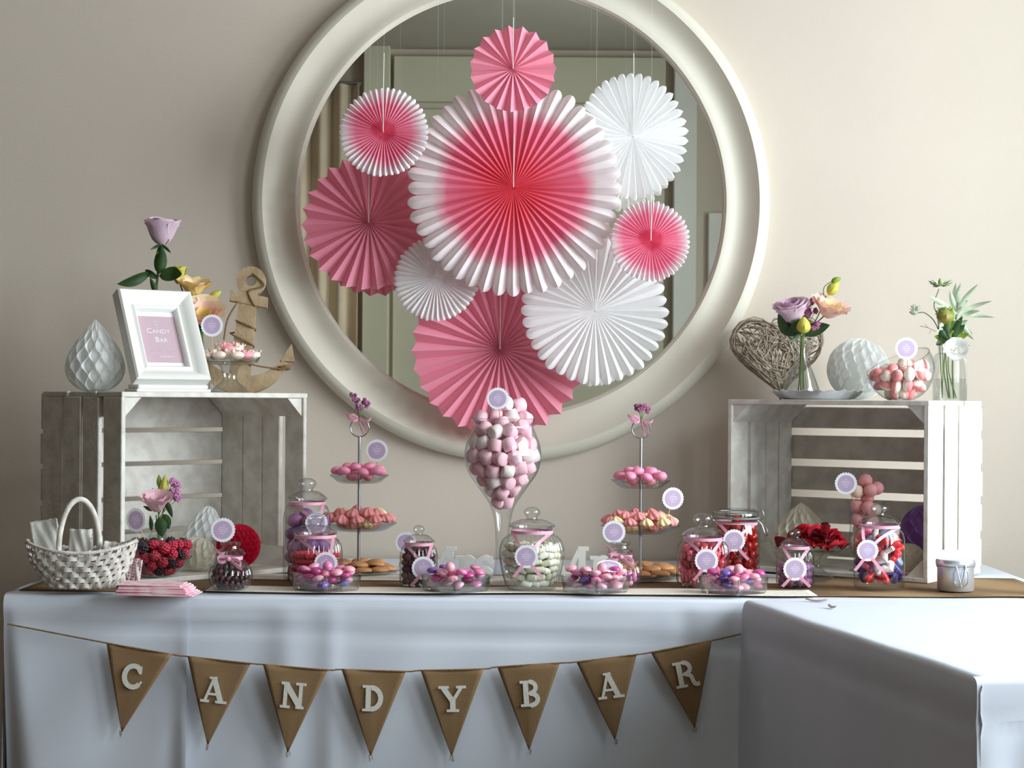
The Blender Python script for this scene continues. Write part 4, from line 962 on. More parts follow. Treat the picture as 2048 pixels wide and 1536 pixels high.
# tall rose in a slim bottle behind the frame
def vase(name, label, p, prof, s, wat=None, seg=32, g=None):
    root = thing(name, label, 'vase', p)
    obj('vase_body', g or lathe([(r * s, z * s) for r, z in prof], seg), GLASS, root)
    if wat:
        pw = [(0, .002)] + [(max(r * s - .0015, 0), z * s) for r, z in prof if 1.5 < z < wat] + [(0, wat * s)]
        obj('water', lathe(pw, seg), WATER, root)
    return root
p = LC(.235, .225, LC_H); d = p.y - CY; s = d / F; p.x = W(313, 700, d).x
vase('bottle_vase', 'slim clear bottle holding the tall rose behind the frame', p, [(0, .5), (22, .5), (25, 4), (25, 90), (20, 120), (10, 150), (9, 200), (11, 204)], s, 80)
rs_ = thing('rose', 'tall single mauve rose standing behind the picture frame', 'flower', p + Vector((0, 0, .01)))
top = W(322, 486, d)
stem(rs_, [p + Vector((0, 0, .01)), W(316, 640, d), W(313, 580, d), W(318, 530, d), top], .0028, DKSTEM)
bloom(rs_, W(323, 488, d), (.06, -.12, 1), 29 * s, 52 * s, [(3, .38, .95, 1.5, -.1, .0, MAUVD), (4, .66, 1.0, 1.25, .02, .05, MAUVD), (4, .86, 1.0, 1.15, .06, .16, MAUVE), (4, .98, .97, 1.1, .08, .26, MAUVE)])
for q in ((300, 500), (342, 506), (312, 510)): leaf(rs_, W(322, 488, d - .01), W(q[0], q[1], d - .02), 6 * s, LEAF, .003, 'sepal')
leaf(rs_, W(318, 548, d - .006), W(323, 490, d - .02), 26 * s, LEAF, .006)
leaf(rs_, W(300, 548, d), W(234, 568, d - .02), 26 * s, LEAF, .012, side=(.25, -.3, 1)); leaf(rs_, W(316, 556, d), W(290, 540, d + .01), 14 * s, LEAF, .01, side=(.2, 0, 1))
leaf(rs_, W(318, 552, d - .01), W(364, 548, d - .03), 30 * s, LEAF, .012, side=(.1, -.4, 1)); leaf(rs_, W(313, 590, d - .01), W(300, 555, d - .02), 12 * s, LEAF, .004)
# lisianthus bunch between frame and anchor
p = LC(.345, .20, LC_H); d = p.y - CY; s = d / F; p.x = W(398, 720, d).x
vase('bottle_vase', 'small clear bottle holding the lisianthus behind the cake stand', p, [(0, .5), (20, .5), (22, 4), (22, 60), (16, 78), (10, 86), (10, 100), (12, 102)], s, 50)
def flower(name, label, base, pts, m=None, r=.0015):
    f_ = thing(name, label, 'flower', base); stem(f_, [base] + pts, r, m); return f_
f_ = flower('lisianthus', 'peach lisianthus with ruffled rim above the frame corner', p + Vector((0, 0, .012)), [W(396, 690, d), W(378, 600, d), W(386, 592, d + .004)], DKSTEM)
bloom(f_, W(386, 592, d + .004), (.12, -.25, 1), 20 * s, 34 * s, LIS_L(PEACHY, PEACH, PEACHY), .10)
f_ = flower('lisianthus', 'yellow lisianthus bud beside the rose leaf', p + Vector((-.004, 0, .012)), [W(394, 690, d), W(390, 660, d), W(366, 585, d + .02), W(360, 568, d + .034)], DKSTEM)
bloom(f_, W(358, 568, d + .034), (-.05, -.1, 1), 14 * s, 36 * s, [(3, .6, 1, 1.3, .05, .1, YGRN), (4, .9, .95, 1.1, .08, .3, YGRN)])
f_ = flower('lisianthus', 'large blush lisianthus behind the lilac tag', p + Vector((.004, 0, .012)), [W(402, 690, d), W(405, 650, d - .01)], STEM)
bloom(f_, W(408, 645, d - .018), (.1, -.75, .8), 25 * s, 38 * s, LIS_L(PEACHY, ROSEP, PEACH), .12)
f_ = flower('lisianthus_bud', 'closed yellow-green bud on a thin stalk beside the blush lisianthus', p + Vector((.006, 0, .012)), [W(405, 690, d), W(410, 610, d), W(419, 596, d)], STEM)
bud(f_, W(417, 598, d), (.9, 0, .55), 8 * s, 30 * s, YGRN); bud(f_, W(426, 610, d + .01), (.9, 0, -.2), 6 * s, 18 * s, YGRN)
f_ = sprig('dark purple statice sprig behind the picture frame', p + Vector((0, .006, .012)), [W(372, 615, d + .01), W(385, 640, d + .01), W(380, 598, d + .01), W(388, 608, d + .01), W(376, 635, d)], .011, 8, .005, via=[p + Vector((0, .003, 88 * s)), p + Vector((-.002, .006, 112 * s))])
for o in f_.children:
    if o.name.startswith('florets'): o.data.materials[0] = PURP
for a_, b_ in (((394, 674), (404, 648)), ((390, 674), (380, 645)), ((400, 674), (399, 632))):
    leaf(f_, W(*a_, d - .006), W(*b_, d - .02), 9 * s, LEAF, .004)
# cake stand with gummies
def cake_stand(label, p, s, plate_r, H, foot_r, lip=10):
    root = thing('glass_cake_stand', label, 'cake stand', p)
    pr = [(0, .5), (foot_r * .9, .5), (foot_r, 3), (foot_r * .8, 9), (foot_r * .42, 22), (foot_r * .34, H * .5), (foot_r * .45, H - 12), (foot_r * .6, H - 6)]
    obj('pedestal', lathe([(r * s, z * s) for r, z in pr], 48, lambda a, i: 1 + (.05 * cos(12 * a) if i > 2 else 0)), GLASS2, root)
    pl = [(0, H - 7), (plate_r * .5, H - 6), (plate_r * .9, H - 2), (plate_r, H + lip), (plate_r * .985, H + lip), (plate_r * .88, H + 1), (plate_r * .5, H - 2), (0, H - 3)]
    obj('plate', lathe([(r * s, z * s) for r, z in pl], 64, lambda a, i: 1 + (.01 * cos(40 * a) if 2 < i < 5 else 0)), GLASS, root)
    return root
p = LC(.352, .092, LC_H); d = p.y - CY; s = d / F; p.x = W(459, 780, d).x
cake_stand('small footed glass cake stand with mouse-shaped gummies on the crate', p, s, 61, 62, 38)
def mouse(): return ball(.014, .008, .008, 12, 8, lambda v: 1 + .25 * max(0, v.x) - .25 * max(0, -v.x) ** 2)
MG = [M('pink_mouse_gummy', (242, 160, 170), .5), M('cream_mouse_gummy', (246, 228, 210), .5)]
ear = ball(.0035, .002, .0045, 6, 5); tl_ = tube([(.012, 0, 0), (.02, .002, .003), (.026, 0, .008)], .001, 5)
mm = [cm('mouse_gummy', join(mouse(), mv(ear, loc=(-.006, -.004, .008)), mv(ear, loc=(-.006, .004, .008)), tl_), m) for m in MG]
mp = []
for lay, (n, r) in enumerate(((10, .050), (7, .034), (6, .022), (1, 0))):
    for i in range(n):
        a = 2 * pi * (i + .3 * lay + rnd(-.2, .2)) / n
        mp.append(p + Vector((r * cos(a), r * sin(a), 66 * s + .006 + lay * .0065)))
for q in settle(mp, .0245, round_con(p, lambda z: .069, 64 * s, 1, .0115), 1.25): candy('mouse_gummy', random.choice(mm), q, '{c} mouse gummy on the footed stand beside the frame', 'candy', 'mouse gummies', (rnd(-.2, .2), rnd(-.25, .2), math.atan2(q.y - p.y, q.x - p.x) + pi / 2 + rnd(-.5, .5)), 1.12)
pick_tag('scalloped lilac tag on a pick among the mouse gummies', 424, 651, d - .03, 22, W(424, 700, d - .03))
# wooden anchor
p = LC(.435, .175, LC_H); d = p.y - CY; s = d / F; p.x = W(480, 778, d).x
s *= 1.05
an = thing('wooden_anchor', 'rope-wound driftwood anchor leaning near the mirror frame', 'ornament', p, (rad(-6), rad(3.5), rad(4)))
def ann(cx, cz, r1, r0, a0, a1, n=40):
    P = [(cx + r1 * cos(a0 + (a1 - a0) * i / n), cz + r1 * sin(a0 + (a1 - a0) * i / n)) for i in range(n + 1)]; Q = [(cx + r0 * cos(a0 + (a1 - a0) * i / n), cz + r0 * sin(a0 + (a1 - a0) * i / n)) for i in range(n + 1)]
    v, f = [], []
    for i in range(n + 1):
        for (x, z) in (P[i], Q[i]): v += [(x, -.009, z), (x, .009, z)]
    for i in range(n):
        b = 4 * i; f += [(b, b + 2, b + 6, b + 4), (b + 1, b + 5, b + 7, b + 3), (b, b + 4, b + 5, b + 1), (b + 2, b + 3, b + 7, b + 6)]
    f += [(0, 1, 3, 2), (4 * n, 4 * n + 2, 4 * n + 3, 4 * n + 1)]
    return v, f
Z = lambda py: (778 - py) * s
Xa = lambda px: (px - 485) * s
obj('ring', ann(Xa(490), Z(562), 28 * s, 10.5 * s, 0, 2 * pi), DRIFT, an, smooth=False)
obj('stock', prism([(Xa(452), Z(603)), (Xa(524), Z(612)), (Xa(524), Z(592)), (Xa(452), Z(583))], -.011, .011), DRIFT, an, smooth=False)
obj('shank', prism([(Xa(460), Z(770)), (Xa(502), Z(770)), (Xa(504), Z(575)), (Xa(472), Z(575))], -.0085, .0085), DRIFT, an, smooth=False)
arc = []
N_ = 26
for i in range(N_ + 1):
    a = rad(198) + rad(138) * i / N_; w = 8 + 15 * max(0, sin(pi * i / N_)) ** .8; arc.append((a, 92 + w * .45, 92 - w))
cx, cz = 484, 676
po = [(Xa(cx + r1 * cos(a)), Z(cz - r1 * sin(a) * 1.02)) for a, r1, r0 in arc]; pi_ = [(Xa(cx + r0 * cos(a)), Z(cz - r0 * sin(a) * 1.02)) for a, r1, r0 in arc]
v, f = [], []
for i in range(N_ + 1):
    for (x, z) in (po[i], pi_[i]): v += [(x, -.009, z), (x, .009, z)]
for i in range(N_): b_ = 4 * i; f += [(b_, b_ + 2, b_ + 6, b_ + 4), (b_ + 1, b_ + 5, b_ + 7, b_ + 3), (b_, b_ + 4, b_ + 5, b_ + 1), (b_ + 2, b_ + 3, b_ + 7, b_ + 6)]
f += [(0, 1, 3, 2), (4 * N_, 4 * N_ + 2, 4 * N_ + 3, 4 * N_ + 1)]
obj('arms', (v, f), DRIFT, an, smooth=False)
for (x, z, sg) in ((570, 704, 1), (396, 702, -1)):
    obj('fluke', prism([(Xa(x - 14), Z(z + 8)), (Xa(x + 14), Z(z + 8)), (Xa(x + sg * 6), Z(z - 26))], -.010, .010), DRIFT, an, smooth=False)
rp = [(Xa(494), -.012, Z(548)), (Xa(516), -.013, Z(570)), (Xa(488), -.012, Z(583)), (Xa(498), -.013, Z(606)), (Xa(504), 0, Z(612)), (Xa(470), .012, Z(600)), (Xa(468), -.012, Z(606)), (Xa(452), -.013, Z(640)), (Xa(448), -.013, Z(680))]
obj('rope', tube(sm(rp, 6), .0022, 7), ROPE, an)
rp = [(Xa(466), -.011, Z(640)), (Xa(500), -.011, Z(652)), (Xa(502), .010, Z(656)), (Xa(464), .011, Z(662)), (Xa(462), -.011, Z(668)), (Xa(500), -.012, Z(684)), (Xa(500), .010, Z(690)), (Xa(462), .010, Z(695)), (Xa(463), -.012, Z(700)), (Xa(500), -.012, Z(722)), (Xa(552), -.012, Z(728)), (Xa(574), -.012, Z(726))]
obj('rope', tube(sm(rp, 5), .0020, 7), ROPE, an)
for k in range(3): obj('rope', tube([(Xa(563) + 13 * s * cos(a) , .0125 * sin(a), Z(722 + 3 * k) + 3 * s * cos(a)) for a in [2 * pi * i / 18 for i in range(18)]], .0018, 6, closed=True), ROPE, an)

# ================================================================== things in and before that crate
# small bottle of flowers
p = LC(.10, .16, .012); p.y += .046; d = p.y - CY; s = d / F; p.x = W(315, 1080, d).x
vase('bottle_vase', 'small clear bottle of pink flowers inside the crate', p, [(0, .5), (20, .5), (22, 3), (22, 50), (17, 70), (11, 80), (11, 100), (13, 103)], s, 60)
f_ = flower('lisianthus', 'pale pink open bloom in the bottle inside the crate', p + Vector((0, 0, .01)), [W(316, 1070, d), W(312, 1030, d)], STEM)
bloom(f_, W(313, 1022, d - .012), (.05, -.35, 1), 19 * s, 36 * s, LIS_L(PALEP, PALEP, PALEP), .06)
leaf(f_, W(325, 1028, d - .01), W(340, 1082, d - .02) if False else W(338, 1058, d - .03), 20 * s, LEAF, .006); leaf(f_, W(318, 1035, d - .020), W(325, 1075, d - .034), 26 * s, LEAF, .004); leaf(f_, W(308, 1020, d), W(286, 1012, d), 9 * s, LEAF, .004, side=(0, -.2, 1)); leaf(f_, W(330, 1000, d), W(345, 1036, d - .01), 12 * s, LEAF, .004); leaf(f_, W(303, 1062, d), W(300, 1030, d), 9 * s, LEAF, .003)
f_ = flower('lisianthus_bud', 'two upright green buds in the bottle inside the crate', p + Vector((.004, 0, .01)), [W(317, 1060, d), W(317, 1030, d + .008), W(316, 1010, d + .026), W(318, 968, d + .026)], STEM)
bud(f_, W(318, 975, d + .026), (0, 0, 1), 5 * s, 26 * s, LEAFL); bud(f_, W(327, 992, d + .022), (.08, 0, 1), 9 * s, 42 * s, YGRN)
stem(f_, [W(317, 1030, d + .008), W(326, 1010, d + .022), W(327, 990, d + .022)], .0012); stem(f_, [W(317, 1000, d + .026), W(308, 985, d + .026), W(305, 976, d + .026)], .0010)
f_ = sprig('lilac statice sprig in the bottle inside the crate', p + Vector((.006, .004, .01)), [W(348, 980, d + .014), W(354, 985, d + .012), W(351, 968, d + .02), W(358, 995, d + .012), W(345, 962, d + .02)], .009, 7, .006, via=[p + Vector((.003, .003, 90 * s)), p + Vector((.008, .004, 112 * s))])
for o in f_.children:
    if o.name.startswith('florets'): o.data.materials[0] = M('pink_lilac_floret', (206, 140, 186), .6)
# honeycomb papers
p = LC(.27, .19, .014); p.x = W(392, 1100, p.y - CY).x
rt = thing('honeycomb_fan', 'white honeycomb paper bell lying in the crate behind the small ball', 'paper ornament', p)
g = honeycomb(lambda t_: .062 * (1 - t_) ** .6 * (1.0 if t_ > .08 else .6 + 5 * t_) + .004, .125, 26, 6)
obj('honeycomb_paper', g, HWHITE, rt, rot=(rad(-16), rad(8), 0), loc=(.008, .0, .012), smooth=False)
p = LC(.235, .075, .012); d = p.y - CY; p.x = W(396, 1110, d).x; hball('honeycomb_ball', 'small cream honeycomb ball beside the berry bowl', p, 36 * d / F, 24, 5, HCRE, .95, (0, rad(25), 0))
p = LC(.345, .07, .012); d = p.y - CY; p.x = W(477, 1110, d).x; hball('honeycomb_ball', 'raspberry-red honeycomb ball behind the chocolate jar', p, 44 * d / F, 40, 8, HRED)
# slanted bowls
def slant_bowl(name, label, p, Rb, cut_lo, cut_hi, dirn, flat=.35):
    """a sphere bowl cut by a slanting plane: cut_lo and cut_hi are the rim's polar angles from the bottom, dirn the low side"""
    root = thing(name, label, 'bowl', p); seg, n = 64, 16; v, f = [], []
    z0 = Rb * (1 - flat * .16)
    for i in range(n + 1):
        for k in range(seg):
            a = 2 * pi * k / seg; th = cut_lo + (cut_hi - cut_lo) * (.5 - .5 * cos(a - dirn)); t_ = th * i / n
            r = Rb * sin(t_); z = z0 - Rb * cos(t_)
            v.append((r * cos(a), r * sin(a), max(z, .0006 + .0)))
    for i in range(n): f += [(i * seg + k, i * seg + (k + 1) % seg, (i + 1) * seg + (k + 1) % seg, (i + 1) * seg + k) for k in range(seg)]
    obj('bowl', (v, f), GLASS, root)
    obj('rim', tube([v[n * seg + k] for k in range(seg)], .0016, 6, closed=True), GLASS2, root)
    return root, z0
p = LC(.085, .052, .012) ; d = p.y - CY; p = W(314, 1164, d); p.z = TZ + .015; s = d / F
Rb = 73 * s
root, z0 = slant_bowl('slanted_bowl', 'slant-rimmed glass bowl of raspberries and blackberries', p, Rb, rad(66), rad(104), rad(-25))
rbm = join(*[mv(ball(.0042, seg=6, rings=4), loc=tuple(.0085 * Vector((sin(t_) * cos(a), sin(t_) * sin(a), cos(t_) * 1.05)))) for t_, a in [(math.acos(1 - 2 * (i + .5) / 34), i * 2.39996) for i in range(34)]], ball(.0085, seg=8, rings=6))
bm = [cm('raspberry', rbm, BERR), cm('blackberry', rbm, BLKB)]
LAB = ['red raspberry in the slant-rimmed bowl', 'blackberry in the slant-rimmed bowl']; 
rfz = lambda z: math.sqrt(max(0, Rb * Rb - (z - z0) ** 2))
for q in shell(p, rfz, .004, Rb * .88, .0215, .018, jit=.25, br=.0132, D=.0245, open_=True):
    k = random.random() < .45; candy('blackberry' if k else 'raspberry', bm[k], q, LAB[k], 'berry', 'berries in the slant-rimmed bowl')
pick_tag('scalloped lilac tag on a pick in the berry bowl', 272, 1040, d - .01, 24, W(292, 1084, d), (0, rad(14), rad(-25)))
# wicker basket
p = W(163, 1187, 3.57); p.z = TZ + .012; p.y = .022; s = (p.y - CY) / F; p.x = W(163, 1187, p.y - CY).x
bk = thing('wicker_basket', 'white wicker basket with a hooped handle', 'basket', p, (0, 0, rad(8)))
bx_, by_ = 106 * s, 58 * s; BH = 82 * s
bprof = lambda t_: .60 + .40 * sin(t_ * pi / 2) ** .9
M_ = 34
for k in range(M_):
    a0 = 2 * pi * k / M_; sgn = 1 if k % 2 else -1
    pts = []
    for j in range(13):
        t_ = j / 12; a = a0 + .34 * (t_ - .5); w = .0022 * sin(t_ * pi * 7) * sgn; pts.append(((bx_ * bprof(t_) + w) * cos(a), (by_ * bprof(t_) + w) * sin(a), .002 + BH * t_ + .010 * cos(2 * a) * t_))
    wv_ = [(-sin(a0) * bx_, cos(a0) * by_, 0.0) for _ in pts]
    obj('stake', band(pts, wv_, .0075, .0014), BASKETM, bk)
for j in range(6):
    t0_ = (j + .6) / 6.6; pts = []; wv_ = []
    for i in range(M_ * 4 + 1):
        a = 2 * pi * i / (M_ * 4); t_ = t0_; aa = a + .34 * (t_ - .5); w = -.0030 * cos(M_ * a / 2 + (j % 2) * pi)
        pts.append(((bx_ * bprof(t_) + w) * cos(aa), (by_ * bprof(t_) + w) * sin(aa), .002 + BH * t_ + .010 * cos(2 * aa) * t_)); wv_.append((.25 * cos(aa), .25 * sin(aa), 1))
    obj('weaver', band(pts, wv_, .0082, .0014), BASKETM, bk)
rim = [(bx_ * 1.01 * cos(a), by_ * 1.01 * sin(a), BH + .003 + .010 * cos(2 * a)) for a in [2 * pi * i / 64 for i in range(64)]]
obj('rim', tube(rim, .0036, 7, closed=True), BASKETM, bk); 
obj('rim_wrapping', join(*[tube([(x * .97, y * .97, z - .004), (x * 1.0, y * 1.0, z + .0042), (x * 1.03, y * 1.03, z - .004)], .0014, 5) for x, y, z in rim[::2]]), BASKETM, bk)
obj('base', solid(lathe([(0, .003), (.6, .003)], 40), .002) if False else ([(x * bx_, y * by_, z) for x, y, z in lathe([(0, .004), (.62, .004)], 40)[0]], lathe([(0, .004), (.62, .004)], 40)[1]), BASKETM, bk)
hd = [(-43 * s + 40 * s * (1 - cos(a)) if False else -5 * s - 38 * s * cos(a), -by_ * .92 * cos(a) if False else (-.018 + .036 * (a / pi)), 80 * s + 98 * s * sin(a)) for a in [pi * i / 20 for i in range(21)]]
hd = [(hd[0][0], hd[0][1] - .02, 20 * s)] + hd + [(hd[-1][0], hd[-1][1] + .02, 20 * s)]
obj('handle', tube(sm(hd, 3), .0058, 10), BASKETM, bk)
def crumple(w, h, seed, amp=.006, taper=1.0):
    r = random.Random(seed); ph = [r.uniform(0, 6) for _ in range(6)]
    return grid(14, 14, lambda u, v: ((u - .5) * w * (taper + (1 - taper) * min(1, v * 1.6)), amp * sin(u * 7 + ph[0] + v * 3) * sin(v * 6 + ph[1]) + amp * .6 * sin(u * 17 + v * 11 + ph[2]), v * h + .35 * amp * sin(u * 13 + ph[3])))
BAGM = M('white_paper_bag', (228, 226, 220), .8, trans=.3)
for i, (x, y, w, h, a, ti, l) in enumerate(((-.056, .004, .052, .128, .15, -.16, 'white paper bag standing tallest at the end of the basket'), (-.004, .006, .046, .108, -.05, .0, 'creased white paper bag in the middle of the basket'), (.054, .002, .046, .082, .1, .16, 'low white paper bag leaning at the berry side of the basket'))):
    q = p + Matrix.Rotation(rad(8), 3, 'Z') @ Vector((x, y, .010)); f1 = crumple(w, h, i, .0035, .55); f2 = mv(crumple(w, h, i + 9, .0035, .55), loc=(0, .012, 0))
    tag(obj('paper_bag', join(solid(f1, .0004), solid(f2, .0004)), BAGM, None, q, (0, ti, a), smooth='all'), l, 'paper bag', 'paper bags in the basket')
DOTM = M('dotted_paper', (240, 226, 226), .8); N, Kk, pp = nodes(DOTM)
tc = N.new('ShaderNodeTexCoord'); vo = N.new('ShaderNodeTexVoronoi'); vo.inputs['Scale'].default_value = 170; vo.inputs['Randomness'].default_value = .15; Kk(tc.outputs['Object'], vo.inputs['Vector'])
cr = N.new('ShaderNodeValToRGB'); cr.color_ramp.interpolation = 'CONSTANT'; cr.color_ramp.elements[0].color = (*lin((206, 60, 84)), 1); cr.color_ramp.elements[1].position = .33; cr.color_ramp.elements[1].color = (*lin((242, 230, 230)), 1); Kk(vo.outputs['Distance'], cr.inputs['Fac']); Kk(cr.outputs['Color'], pp.inputs['Base Color'])
q = W(262, 1178, p.y - CY + .052); q.z = TZ + .0065; tag(obj('paper_bag', solid(crumple(.034, .062, 5, .003), .0006), DOTM, None, q, (rad(-4), rad(8), rad(-20)), smooth='all'), 'small paper bag with red dots beside the basket', 'paper bag')
# napkins
NAPM = M('pink_marbled_napkin', (246, 222, 226), .85, var=((236, 150, 172), 38, .8))
q = T(318, 1184, TZ + .012)
def napkin(w, dp, th):
    a = bbox(-w / 2, w / 2, -dp / 2, dp / 2, 0, th, th * .4); return [(x, y, z + .0008 * sin(x * 60) * (1 if z > 0 else 1)) for x, y, z in a[0]], a[1]
nk = cm('paper_napkin', napkin(.150, .088, .0024), NAPM, False)
for k in range(9):
    tag(ob('paper_napkin', nk, None, (q.x + rnd(-.003, .003) - .0012 * k, q.y + rnd(-.003, .003), TZ + .0085 + k * .0024), (0, 0, rad(-3 + rnd(-3, 3))), (1 - .022 * k, 1 - .014 * k, 1)), ('topmost pink marbled paper napkin of the stack before the basket' if k == 8 else 'pink marbled paper napkin inside the stack before the basket'), 'napkin', 'stack of pink napkins')
# ================================================================== things in and before the crate with the heart
p = T(1622, 1158, SURF); d = p.y - CY; s = d / F
cake_stand('footed glass cake stand heaped with red rose petals', p, s, 76, 58, 46, 6)
PET = [M('red_rose_petal', (176, 20, 40), .6, trans=.15), M('dark_rose_petal', (112, 14, 32), .6, trans=.1)]
pm = [cm('rose_petal', grid(6, 6, lambda u, v: ((u - .5) * .034 * sin(pi * (.12 + .8 * v)), .012 * ((u - .5) * 2) ** 2 + .006 * sin(v * 3), (v - .5) * .034)), m) for m in PET]
pp_ = []
for k in range(64):
    a, r = rnd(0, 6.3), .058 * math.sqrt(rnd(0, 1)); h = 60 * s + .008 + .030 * (1 - (r / .06) ** 2) * rnd(.2, 1)
    pp_.append(p + Vector((r * cos(a) + .008, r * sin(a), h)))
for q in settle(pp_, .0225, round_con(p + Vector((.008, 0, 0)), lambda z: .064 - .9 * max(0, z - 66 * s), 58 * s, 58 * s + .052, .006), 2.2): candy('rose_petal', pm[random.random() < .35], q, '{c} rose petal heaped on the footed cake stand', 'petal', 'rose petals on the stand', (1.57 + rnd(-.45, .45), rnd(-.4, .4), rnd(0, 6.3)))
candy('rose_petal', pm[1], p + Vector((-.066, -.01, 62 * s + .006)), 'dark rose petal lying alone on the rim of the cake stand', 'petal', 'rose petals on the stand', (1.2, .2, .4))
# tall glass of ball candies
p = RC(.175, .06, .0115); d = p.y - CY; s = d / F
vg = thing('footed_glass', 'tall footed glass heaped with pink and cream foam balls', 'glass', p)
prof = sm([(0, .5), (30, .5), (29, 4), (14, 10), (10, 16), (18, 24), (30, 42), (33, 70), (31, 100), (33, 124), (37, 138)], 4)
obj('glass_body', lathe([(r * s, z * s) for r, z in prof], 40), GLASS, vg); pr = [(r * s, z * s) for r, z in prof]
me = [cm('foam_ball', ball(.0155, seg=14, rings=9), m) for m in (FOAMP, FOAMC, FOAMP)]
LB = '{c} foam ball in the tall footed glass'
for q in shell(p, lambda z: at(pr, z), 24 * s, 134 * s, .031, .026, jit=.1, br=.0157, D=.0312, open_=True, extra=[p + Vector((x * s, y, z * s)) for x, y, z in ((-22, -.012, 144), (8, -.012, 146), (30, -.008, 143), (4, .002, 166), (-10, .016, 150))]): candy('foam_ball', random.choice(me), q, LB, 'candy', 'foam balls')
pick_tag('scalloped lilac tag on a pick in the glass of foam balls', 1692, 967, d - .034, 22, p + Vector((-24 * s, -.018, 132 * s)), (0, 0, 0))
# honeycomb papers
p = RC(.33, .075, .012); d = p.y - CY; s = d / F; p.x = W(1602, 1100, d).x
dr = thing('honeycomb_drop', 'cream drop-shaped honeycomb paper behind the petal stand', 'paper ornament', p)
obj('honeycomb_paper', honeycomb(lambda t_: max(.002, 62 * s * max(0, sin(pi * min(1, .06 + .94 * t_ ** .72))) ** .8), 126 * s, 30, 7), HCRE, dr, smooth=False)
p = RC(.075, .17, .036); hball('honeycomb_ball', 'violet honeycomb paper ball inside the crate behind the heart gummy jar', p, .0625, 18, 6, HVIO, 1.0, (0, rad(0), 0))
p = RC(.064, .05, .016); hball('honeycomb_ball', 'small cream honeycomb ball at the foot of the bright crate post', p, .034, 24, 5, HCRE, .95, (0, rad(20), 0))
# tin with a wire clip and a card
p = T(1911, 1181, TZ + .006); d = p.y - CY; s = d / F
tn = thing('clip_tin', 'small silver tin with a wire clip', 'tin', p)
obj('tin_body', lathe([(r * s, z * s) for r, z in [(0, .5), (34, .5), (36, 3), (36, 46), (38, 47), (38, 49), (36, 50)]], 44), SILVER, tn)
obj('lid', lathe([(r * s, z * s) for r, z in [(38, 50), (39, 52), (39, 60), (37, 63), (0, 64)]], 44), SILVER, tn)
ck = []
for sg in (-1, 1): ck += [tube(sm([(sg * 9 * s, -39 * s, 54 * s), (sg * 11 * s, -41 * s, 44 * s), (sg * 14 * s, -40 * s, 36 * s), (sg * 13 * s, -40 * s, 18 * s), (sg * 3 * s, -41 * s, 12 * s), (0, -41 * s, 14 * s)], 4), .0011, 6), tube(sm([(sg * 9 * s, -39 * s, 54 * s), (sg * 4 * s, -42 * s, 30 * s), (0, -42 * s, 18 * s)], 4), .0010, 6)]
ck.append(tube([(-10 * s, -39.5 * s, 54 * s), (10 * s, -39.5 * s, 54 * s)], .0011, 6)); obj('wire_clip', join(*ck), METAL, tn)
cp_ = p + Vector((0, .004, 64 * s))
tag(obj('place_card', box(-.029, .029, 0, .0006, 0, 17 * s), M('grey_card', (206, 208, 214), .7), None, cp_, (rad(-10), 0, rad(4)), smooth=False), 'small plain card standing on the silver tin', 'card')

# ================================================================== things on that crate
p = RC(.462, .178, RC_H); d = p.y - CY; s = d / F; p.x = W(1562, 800, d).x
ht = thing('wicker_heart', 'grey twig heart with a hanging loop', 'ornament', p, (rad(-7), 0, rad(-6)))
hw = 182 * s; HPT = heart_pts(hw, 200)[::-1]; zmin = min(z for x, z in HPT); rot_ = rad(4)
def hpt(i, k=1.0): x, z = HPT[i % 200]; return (x * k, z * k)
def tilt(x, z): z = z - zmin; return (x * cos(rot_) - z * sin(rot_) * .9, x * sin(rot_) * .6 + z)
rg = random.Random(21); tw = []
def hy(x, z):                                # half depth of the padded heart
    r = math.hypot(x, z - .01) / (hw * .5); return .034 * math.sqrt(max(.02, 1 - min(1, r) ** 2 * .9))
for k in range(210):
    i = rg.randrange(200); L = rg.randint(18, 75) * rg.choice((1, -1)); sd = -1 if k % 3 else 1; a = hpt(i, rg.uniform(.45, 1)); b = hpt(i + L, rg.uniform(.45, 1)); c_ = Vector((rg.uniform(-.012, .012), rg.uniform(-.012, .012)))
    pts = []
    for j in range(6):
        t_ = j / 5; x = a[0] * (1 - t_) + b[0] * t_ + c_.x * sin(pi * t_); z = a[1] * (1 - t_) + b[1] * t_ + c_.y * sin(pi * t_); X_, Z_ = tilt(x, z)
        pts.append((X_, sd * hy(x, z) * rg.uniform(.85, 1.1), Z_))
    tw.append(tube(pts, rg.uniform(.0011, .0024), 5))
for k in range(16):
    q = rg.uniform(.92, 1.02); yy = rg.uniform(-.018, .018); i0 = rg.randrange(200); pts = []
    for j in range(0, 120, 5):
        x, z = hpt(i0 + j, q + .03 * sin(j * .2 + k)); X_, Z_ = tilt(x, z); pts.append((X_, yy + .006 * sin(j * .15 + k), Z_))
    tw.append(tube(pts, rg.uniform(.0016, .0026), 5))
o = obj('woven_twigs', join(*tw), TWIG, ht, smooth='all'); o['kind'] = 'stuff'
lx, lz = tilt(0, HPT[0][1]); lp = [(lx - .004, 0, lz - .012), (lx - .016, -.004, lz + .022), (lx - .006, -.006, lz + .044), (lx + .012, -.006, lz + .040), (lx + .014, -.003, lz + .018), (lx + .004, 0, lz - .012)]
obj('hanging_loop', join(tube(sm(lp, 6), .0022, 6), tube([(x + .0022 * sin(i), y - .0012, z + .0022 * cos(i)) for i, (x, y, z) in enumerate(sm(lp, 6))], .0016, 5)), TWIG, ht)
